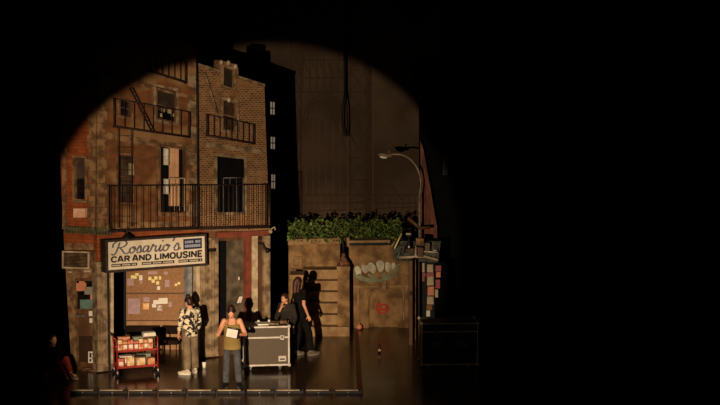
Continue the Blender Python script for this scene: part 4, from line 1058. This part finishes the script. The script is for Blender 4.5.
# ================================================================== footlights
fy = FL(200, 393.5).y
for i in range(10):
    x0 = 69.6+i*29.4; a = FL(x0+.9, 393.5); c = FL(x0+28.6, 393.5)
    yv = fy; L_ = c.x-a.x; cx = (a.x+c.x)/2
    lab = ['leftmost footlight batten, at the dark edge of the stage front', 'footlight batten on the stage front below the corner column', 'footlight batten on the stage front below the left half of red cart', 'footlight batten on the stage front below the right end of red cart', 'footlight batten on the stage front below person in patterned shirt', 'footlight batten on the stage front under the feet of the woman in mustard', 'footlight batten on the stage front below left half of the brown road case', 'footlight batten on the stage front below right edge of the brown road case', 'footlight batten on the stage front, second from the right end', 'rightmost footlight batten, beside the orange floor stripe'][i]
    g = thing('footlight_batten', lab, 'footlight', (cx, yv, 0), 'footlight battens along the stage front')
    mb = MB(); mb.box((cx, yv, .035), (L_, .1, .07)); mb.bevel(.008, 1); mb.build('housing', M_iron, g)
    mb = MB(); mb.box((cx-.04, yv-.01, .078), (L_-.1, .09, .016)); mb.build('cover_strip', mat('grey_strip', (196, 170, 132), (150, 126, 94), rough=.6), g)
    mb = MB(); mb.box((cx+L_/2-.03, yv, .09), (.025, .1, .04)); mb.build('end_plate', M_iron, g)
    mb = MB(); mb.tube([(cx-.02, yv-.05, .03), (cx-.02, yv-.075, .03)], .016, 10); mb.build('knob', M_chrome, g)
# ================================================================== people
M_skin = mat('warm_skin', (222, 158, 118), (206, 140, 100), scale=5, rough=.55)
M_lips = mat('lips', (150, 72, 60), rough=.5)
M_eye = mat('dark_eye', (30, 20, 16), rough=.3)
def hand(mb, w, d, nrm, curl, side):
    d = d.normalized(); nrm = (nrm-d*nrm.dot(d)).normalized(); s_ = d.cross(nrm)
    pc = w+d*.05
    for k in (-.027, -.009, .009, .027): mb.cap(w+d*.012+s_*k*.6, .015, w+d*.082+s_*k, .0125, 8)
    for k, L_, r_ in ((-.03, .066, .0082), (-.0105, .08, .0088), (.0095, .086, .009), (.029, .076, .0086)):
        p = w+d*.085+s_*k*(-side); dd = d + s_*k*(-side)*2; dd.normalize()
        for j, fr in enumerate((.45, .32, .23)):
            a = curl*(.7 if j == 0 else 1)
            dd = (dd*math.cos(a)+nrm*math.sin(a)).normalized()
            q = p+dd*L_*fr; mb.cap(p, r_*(1-.08*j), q, r_*(.92-.08*j), 8); p = q
    p = w+d*.022+s_*.024*side*(-1); td = (d*.7+s_*(-side)*.75+nrm*.35).normalized()
    for j, fr in enumerate((.036, .028, .024)):
        q = p+td*fr; mb.cap(p, .0115-.001*j, q, .0105-.001*j, 8); p = q; td = (td+nrm*.25+d*.25).normalized()
def person(label, base, H, rot, J=None, head=(0, 0, 0), hands=None, top=None, bottom=None, shoes=None, hair=None, skin=M_skin, w=1.0, arm=1.0):
    s = H/1.75; J = J or {}
    rm = Matrix.Rotation(rot, 3, 'Z'); base = Vector(base)
    D = dict(pelvis=(0, 0, .95), waist=(0, 0, 1.09), chest=(0, 0, 1.28), neck=(0, .01, 1.49), head=(0, -.02, 1.625),
             shL=(-.175*w, 0, 1.42), shR=(.175*w, 0, 1.42), elL=(-.23, .03, 1.13), elR=(.23, .03, 1.13), wrL=(-.24, -.04, .88), wrR=(.24, -.04, .88),
             hipL=(-.09, 0, .92), hipR=(.09, 0, .92), knL=(-.1, -.02, .5), knR=(.1, -.02, .5), anL=(-.11, .02, .09), anR=(.11, .02, .09), toL=(-.13, -.14, .03), toR=(.13, -.14, .03))
    D.update(J)
    T = lambda v: base+rm @ (Vector(v)*s)
    P = {k: T(v) for k, v in D.items()}
    g = thing('person', label, 'person', base)
    def spine_rings(off, rows):
        out = []
        for key, dz, rx, ry in rows:
            c = Vector(D[key])+Vector((0, 0, dz)); out.append((T(c), (rx*w+off)*s, (ry+off)*s, rot))
        return out
    TORSO = [('pelvis', -.1, .12, .09), ('pelvis', -.04, .165, .115), ('pelvis', .03, .165, .112), ('waist', 0, .135, .098), ('chest', -.06, .15, .108), ('chest', .03, .162, .112), ('chest', .1, .165, .1), ('neck', -.06, .125, .078), ('neck', -.02, .07, .06), ('neck', .03, .05, .052)]
    hr = Matrix.Rotation(rot, 3, 'Z') @ Matrix.Rotation(head[1], 3, 'Z') @ Matrix.Rotation(head[2], 3, 'Y') @ Matrix.Rotation(head[0], 3, 'X')
    hc = P['head']; HT = lambda v: hc+hr @ (Vector(v)*s)
    S = lambda r: [x*s for x in r]
    mb = MB(); mb.loft(spine_rings(0, TORSO))
    mb.cap(P['neck']-Vector((0, 0, .02))*s, .055*s, HT((0, .02, -.06)), .05*s)
    mb.ell(HT((0, .008, .015)), S((.074, .094, .108)), hr, 16, 12); mb.ell(HT((0, -.03, -.055)), S((.054, .06, .058)), hr)
    mb.ell(HT((0, -.05, -.02)), S((.058, .045, .06)), hr)
    mb.cap(HT((0, -.088, .012)), .009*s, HT((0, -.109, -.024)), .014*s, 8)
    for sx in (-1, 1):
        mb.ell(HT((.074*sx, .012, -.008)), S((.012, .022, .032)), hr, 8, 6)
        mb.ell(HT((.03*sx, -.078, .028)), S((.026, .014, .008)), hr, 8, 6)
    for a in 'LR':
        mb.cap(P['sh'+a], .052*s*arm, P['el'+a], .039*s*arm); mb.cap(P['el'+a], .039*s*arm, P['wr'+a], .027*s)
        mb.cap(P['hip'+a], .085*s, P['kn'+a], .054*s); mb.cap(P['kn'+a], .053*s, P['an'+a], .036*s); mb.cap(P['an'+a], .036*s, P['to'+a], .03*s)
        hd_ = (hands or {}).get(a)
        if hd_: d, n_, c = rm @ Vector(hd_[0]), rm @ Vector(hd_[1]), hd_[2]
        else: d = (P['wr'+a]-P['el'+a]); n_ = rm @ Vector((1 if a == 'L' else -1, -.3, 0)); c = .35
        hand(mb, P['wr'+a], d, n_, c, 1 if a == 'L' else -1)
    body = mb.build('body', skin, g, remesh=.0065*s, smooth_it=2)
    for sx in (-1, 1):
        mb = MB(); mb.ell(HT((.03*sx, -.083, .012)), S((.012, .008, .006)), hr, 8, 6); mb.build('eye', M_eye, g)
    mb = MB(); mb.ell(HT((0, -.088, -.055)), S((.022, .007, .006)), hr, 8, 6); mb.build('mouth', M_lips, g)
    if hair:
        mb = MB()
        mb.ell(HT((0, .022, .034)), S((.085, .1, .1)), hr, 16, 12); mb.ell(HT((0, .05, -.01)), S((.076, .07, .085)), hr)
        for p, r in hair.get('lumps', ()): mb.ell(HT(p), S(r), hr)
        for p, r0, q, r1 in hair.get('locks', ()): mb.cap(HT(p), r0*s, HT(q), r1*s)
        mb.build('hair', hair['mat'], g, remesh=.009, smooth_it=1)
    if bottom:
        mb = MB(); o = bottom.get('off', .015)
        mb.loft(spine_rings(o, [('pelvis', -.13, .13, .09), ('pelvis', -.05, .165, .118), ('pelvis', .03, .165, .115), ('waist', -.04 if bottom.get('high') else -.06, .15, .105)]))
        for a in 'LR':
            k = bottom.get('leg', (.095, .072, .062)); an = P['an'+a].lerp(P['kn'+a], bottom.get('cut', .08))
            hp = P['hip'+a]
            mb.cap(hp, k[0]*s, P['kn'+a], k[1]*s, 12); 
            mb.tube([P['kn'+a], P['kn'+a].lerp(an, .5), an], [k[1]*s, (k[1]+k[2])/2*s, k[2]*s], 12)
        tr = mb.build('trousers', bottom['mat'], g, remesh=.009, smooth_it=2)
        if bottom.get('label'): tr['label'] = bottom['label']
    if top:
        mb = MB(); o = top.get('off', .012)
        hem = top.get('hem', 0.0)
        rows = [('pelvis', hem-.03, .165, .118), ('pelvis', hem+.04, .163, .115), ('waist', 0, .14, .102), ('chest', -.06, .152, .11), ('chest', .03, .164, .114), ('chest', .1, .167, .102)]
        if not top.get('tank'): rows += [('neck', -.06, .125, .08), ('neck', -.02, .075, .064)]
        else: rows[-1] = ('chest', top.get('tank', .06), .15, .102)
        mb.loft(spine_rings(o, rows))
        sv = top.get('sleeve', 0)
        if sv:
            rr = top.get('sr', (.064, .056, .044))
            for a in 'LR':
                if sv <= 1: mb.cap(P['sh'+a], rr[0]*s, P['sh'+a].lerp(P['el'+a], sv), rr[1]*s, 12)
                else:
                    mb.cap(P['sh'+a], rr[0]*s, P['el'+a], rr[1]*s, 12); mb.cap(P['el'+a], rr[1]*s, P['el'+a].lerp(P['wr'+a], sv-1), rr[2]*s, 12)
        if top.get('tank'):
            for sx in (-1, 1):
                for y in (-.1, .085): mb.cap(T(Vector(D['chest'])+Vector((.095*sx*w, y, .07))), .022*s, T(Vector(D['neck'])+Vector((.09*sx*w, y*.3, -.035))), .02*s, 8)
        if top.get('skirt'):
            mb.loft(spine_rings(o+.02, [('pelvis', -top['skirt'], .17, .125), ('pelvis', .05, .165, .12)]))
        tp = mb.build(top.get('name', 'shirt'), top['mat'], g, remesh=.008, smooth_it=2)
        if top.get('label'): tp['label'] = top['label']
    if shoes:
        for a in 'LR':
            an, to = P['an'+a], P['to'+a]; d = (to-an); 
            upv = Vector((0, 0, 1)); dh = d.copy()
            if shoes.get('free'): dh = d.normalized()
            else: dh.z = 0; dh.normalize()
            up = shoes['up'][a] if shoes.get('up') else upv
            mb = MB(); sole0 = an - up*(.05*s); 
            z = Vector((0, 0, 0))
            hl = an-dh*.045*s-up*.045*s; tp_ = an+dh*.2*s-up*.055*s
            mb.cap(hl, .04*s, tp_, .036*s, 12); mb.cap(an, .046*s, an+dh*.12*s-up*.04*s, .04*s, 12)
            sh = mb.build('shoe', shoes['mat'], g, remesh=.008, smooth_it=2)
            mb = MB(); sd = dh.cross(up); pts = []
            for k in range(18):
                t = 2*PI*k/18; L_ = .15*s*math.cos(t); Wd_ = .046*s*math.sin(t)
                pts.append(an+dh*(.078*s+L_)+sd*Wd_-up*.064*s)
            mb.prism(pts, -up*.024*s); mb.build('sole', shoes['sole'], sh)
    return g, T, HT, P
M_white_shoe = mat('off_white_shoe', (206, 190, 160), (184, 166, 138), rough=.6)
M_blackcloth = mat('black_cloth', (24, 20, 17), (16, 13, 11), scale=6, rough=.9, spec=.1)
M_darkhair = mat('dark_brown_hair', (52, 28, 18), (34, 18, 12), scale=20, rough=.5, stretch=(1, 1, .2))
M_redhair = mat('reddish_brown_hair', (76, 36, 24), (48, 24, 16), scale=20, rough=.5, stretch=(1, 1, .2))
# patterned shirt: cream cloth with printed dark blotches
m, nt, b = nodes('blotched_cream_cloth'); b.inputs['Roughness'].default_value = .85
tc = nt.nodes.new('ShaderNodeTexCoord'); nz = nt.nodes.new('ShaderNodeTexNoise'); nz.inputs['Scale'].default_value = 13; nz.inputs['Detail'].default_value = 1.5; nz.inputs['Distortion'].default_value = .6
nt.links.new(tc.outputs['Object'], nz.inputs['Vector']); rp = nt.nodes.new('ShaderNodeValToRGB'); rp.color_ramp.elements[0].position = .47; rp.color_ramp.elements[1].position = .51
rp.color_ramp.elements[0].color = (*s2l((34, 24, 18)), 1); rp.color_ramp.elements[1].color = (*s2l((226, 206, 166)), 1)
nt.links.new(nz.outputs['Fac'], rp.inputs['Fac']); nt.links.new(rp.outputs['Color'], b.inputs['Base Color']); M_blotch = m
M_khaki = mat('khaki_cloth', (136, 114, 86), (104, 86, 62), scale=5, rough=.9)
M_mustard = mat('mustard_cloth', (150, 124, 66), (134, 108, 54), scale=5, rough=.9)
M_jeans = mat('grey_blue_denim', (84, 82, 80), (66, 65, 64), scale=7, rough=.9)
# 1 patterned shirt, back turned
person('person in cream shirt with dark blotches and khaki trousers, back turned, by the cart', FL(190.5, 373.5), 1.74, math.radians(-150),
       J=dict(anL=(-.12, .0, .09), toL=(-.14, -.15, .03), knL=(-.1, -.02, .5), anR=(.1, .08, .09), toR=(.24, -.05, .03), knR=(.09, .03, .5), elL=(-.22, .02, 1.13), wrL=(-.2, -.1, .9), elR=(.24, .02, 1.13), wrR=(.24, -.08, .9), head=(.02, -.035, 1.61)),
       head=(.25, .35, 0), top=dict(mat=M_blotch, sleeve=1.45, sr=(.07, .062, .054), off=.024, hem=-.06, label='cream shirt printed with dark blotches'), bottom=dict(mat=M_khaki, leg=(.11, .098, .084), off=.02),
       shoes=dict(mat=M_white_shoe, sole=M_paper), hair=dict(mat=M_darkhair, lumps=[((0, .03, .125), (.06, .06, .058)), ((0, .085, .0), (.05, .04, .07))]))
# 2 woman in mustard top reading a clipboard
g2, T2, H2, P2 = person('woman in mustard tank top and grey jeans, head bowed over a white clipboard', FL(232.5, 387.5), 1.76, math.radians(4),
       J=dict(head=(-.01, -.06, 1.60), elL=(-.29, -.02, 1.14), wrL=(-.175, -.13, 1.34), elR=(.28, -.02, 1.14), wrR=(.12, -.23, 1.17), anL=(-.14, .0, .09), toL=(-.19, -.14, .03), anR=(.14, .0, .09), toR=(.18, -.14, .03), knL=(-.12, -.02, .5), knR=(.11, -.02, .5)),
       head=(.5, -.05, 0), hands=dict(L=((.45, -.2, .85), (.9, .2, -.3), .35), R=((-.9, -.25, .2), (0, .3, .9), .6)), w=.93,
       arm=1.22, top=dict(mat=M_mustard, tank=.08, off=.036, hem=-.09, name='tank_top'), bottom=dict(mat=M_jeans, leg=(.095, .08, .072), off=.006),
       shoes=dict(mat=M_rubber, sole=mat('grey_sole', (150, 136, 116), rough=.6)), hair=dict(mat=M_darkhair, lumps=[((0, .04, .115), (.08, .075, .06)), ((.0, .04, .03), (.1, .075, .08))]))
c = T2((.025, -.29, 1.22)); ax = Matrix.Rotation(math.radians(4), 3, 'Z') @ Matrix.Rotation(math.radians(12), 3, 'Y') @ Matrix.Rotation(math.radians(-35), 3, 'X')
cl = thing('clipboard', 'white page on a dark clipboard held by the woman in mustard', 'clipboard', c)
mb = MB(); mb.box(c, (.27, .012, .22), ax); mb.build('board', M_rubber, cl)
mb = MB(); mb.box(c+ax @ Vector((-.018, -.008, -.015)), (.225, .004, .185), ax); mb.build('page', M_paper, cl)
mb = MB(); mb.box(c+ax @ Vector((0, -.012, .098)), (.1, .014, .02), ax); mb.build('clip', M_chrome, cl)
# 3 person in black cardigan, chin on hand
b3 = FL(287, 361.5)
person('person in dark cardigan with auburn hair, hand on chin, standing behind the road case', b3, 1.62, math.radians(-24),
       J=dict(elL=(-.2, -.17, 1.12), wrL=(-.07, -.17, 1.38), elR=(.23, .02, 1.13), wrR=(.22, -.1, .9), head=(-.03, -.05, 1.6)), head=(.18, -.2, 0),
       hands=dict(L=((.25, .05, .95), (.5, .8, .1), .5)), w=.95,
       top=dict(mat=mat('olive_black_cardigan', (50, 42, 32), (36, 30, 22), scale=6, rough=.95), sleeve=1.5, off=.025, hem=-.05, skirt=.25, sr=(.07, .06, .05), name='cardigan'), bottom=dict(mat=M_blackcloth), shoes=dict(mat=M_rubber, sole=M_rubber),
       hair=dict(mat=M_redhair, locks=[((.07, .03, 0), .035, (.08, .03, -.17), .03), ((-.07, .04, 0), .03, (-.075, .04, -.16), .025)], lumps=[((0, .08, -.05), (.07, .05, .1))]))
# 4 person in black tee walking away
b4 = FL(300, 355.6)
person('person in black T-shirt with long reddish hair, bare arm hanging, stepping right', b4, 1.92, math.radians(122),
       J=dict(head=(-.03, .05, 1.60), neck=(0, .03, 1.48), shL=(-.17, .0, 1.42), elL=(-.21, .02, 1.15), wrL=(-.22, -.08, .9), anL=(-.1, -.2, .09), toL=(-.1, -.38, .03), knL=(-.1, -.16, .5), anR=(.09, .08, .09), toR=(.08, -.1, .03)), head=(.12, .5, 0),
       top=dict(mat=M_blackcloth, sleeve=.55, off=.02, hem=-.08), bottom=dict(mat=M_blackcloth, leg=(.1, .085, .08)), shoes=dict(mat=mat('grey_shoe', (120, 106, 88), (96, 84, 68), rough=.6), sole=mat('dull_sole', (140, 126, 104), rough=.7)),
       hair=dict(mat=M_redhair, locks=[((.03, .08, 0), .06, (.02, .1, -.2), .05), ((-.05, .06, 0), .055, (-.05, .09, -.18), .045)]))
# 5 person sitting in the dark at the far left, only the legs in the light
b5 = FL(55.5, 375)
rt = math.radians(42)
person('person seated on the floor at dark left edge, red trousers and scuffed sneakers', b5, 1.7, rt,
       J=dict(pelvis=(0, 0, .14), waist=(0, .05, .27), chest=(0, .1, .46), neck=(0, .1, .67), head=(0, .07, .8), shL=(-.17, .1, .6), shR=(.17, .1, .6), elL=(-.26, .12, .32), elR=(.26, .12, .32), wrL=(-.26, -.02, .12), wrR=(.26, -.02, .12),
              hipL=(-.09, -.02, .12), hipR=(.09, -.02, .12), knL=(-.12, -.36, .34), knR=(.1, -.34, .42), anL=(-.14, -.73, .1), anR=(.08, -.58, .1), toL=(-.18, -.87, .09), toR=(.1, -.72, .09)),
       top=dict(mat=M_blackcloth, sleeve=1.8, off=.02), bottom=dict(mat=mat('red_cloth', (146, 44, 28), (112, 34, 24), scale=6, rough=.9), leg=(.09, .066, .056), cut=.12), shoes=dict(mat=mat('scuffed_sneaker', (96, 62, 44), (150, 124, 96), scale=14, rough=.7), sole=M_white_shoe),
       hair=dict(mat=M_darkhair))
# ================================================================== camera and light
cam = bpy.data.cameras.new('camera'); co = bpy.data.objects.new('camera', cam); col.objects.link(co)
cam.sensor_width = 36; cam.sensor_fit = 'HORIZONTAL'; cam.lens = F/720*36; cam.clip_end = 200
co.location = CAM; co.rotation_euler = (PI/2-PIT, 0, 0); sc.camera = co
# follow spots in the front of house, left of and a little below the seat the picture is taken from
LX, LZ = -3.2, -1.3
def spot(name, aim, deg, blend, power, size=.06):
    l = bpy.data.lights.new(name, 'SPOT'); l.energy = power; l.spot_size = math.radians(deg); l.spot_blend = blend; l.shadow_soft_size = size
    l.color = (1.0, .78, .575)
    o = bpy.data.objects.new(name, l); col.objects.link(o); o.location = CAM+Vector((LX, 0, LZ))
    d = (aim-o.location).normalized(); o.rotation_euler = d.to_track_quat('-Z', 'Y').to_euler()
    return o
spot('follow_spot', AY(246.5, 250, 32.5), 17.3, .12, 18500)
spot('follow_spot_hot_centre', AY(225, 318, 30), 13.5, 1.0, 26000)
spot('front_of_house_spill', AY(330, 300, 30), 30, .8, 420, .3)
wd = bpy.data.worlds.new('dark_theatre'); sc.world = wd; wd.use_nodes = True
wd.node_tree.nodes['Background'].inputs['Color'].default_value = (.9, .75, .6, 1); wd.node_tree.nodes['Background'].inputs['Strength'].default_value = .0006
sc.view_settings.view_transform = 'Standard'; sc.view_settings.look = 'None'; sc.view_settings.gamma = 1; sc.view_settings.exposure = 0
sc.view_settings.use_curve_mapping = False
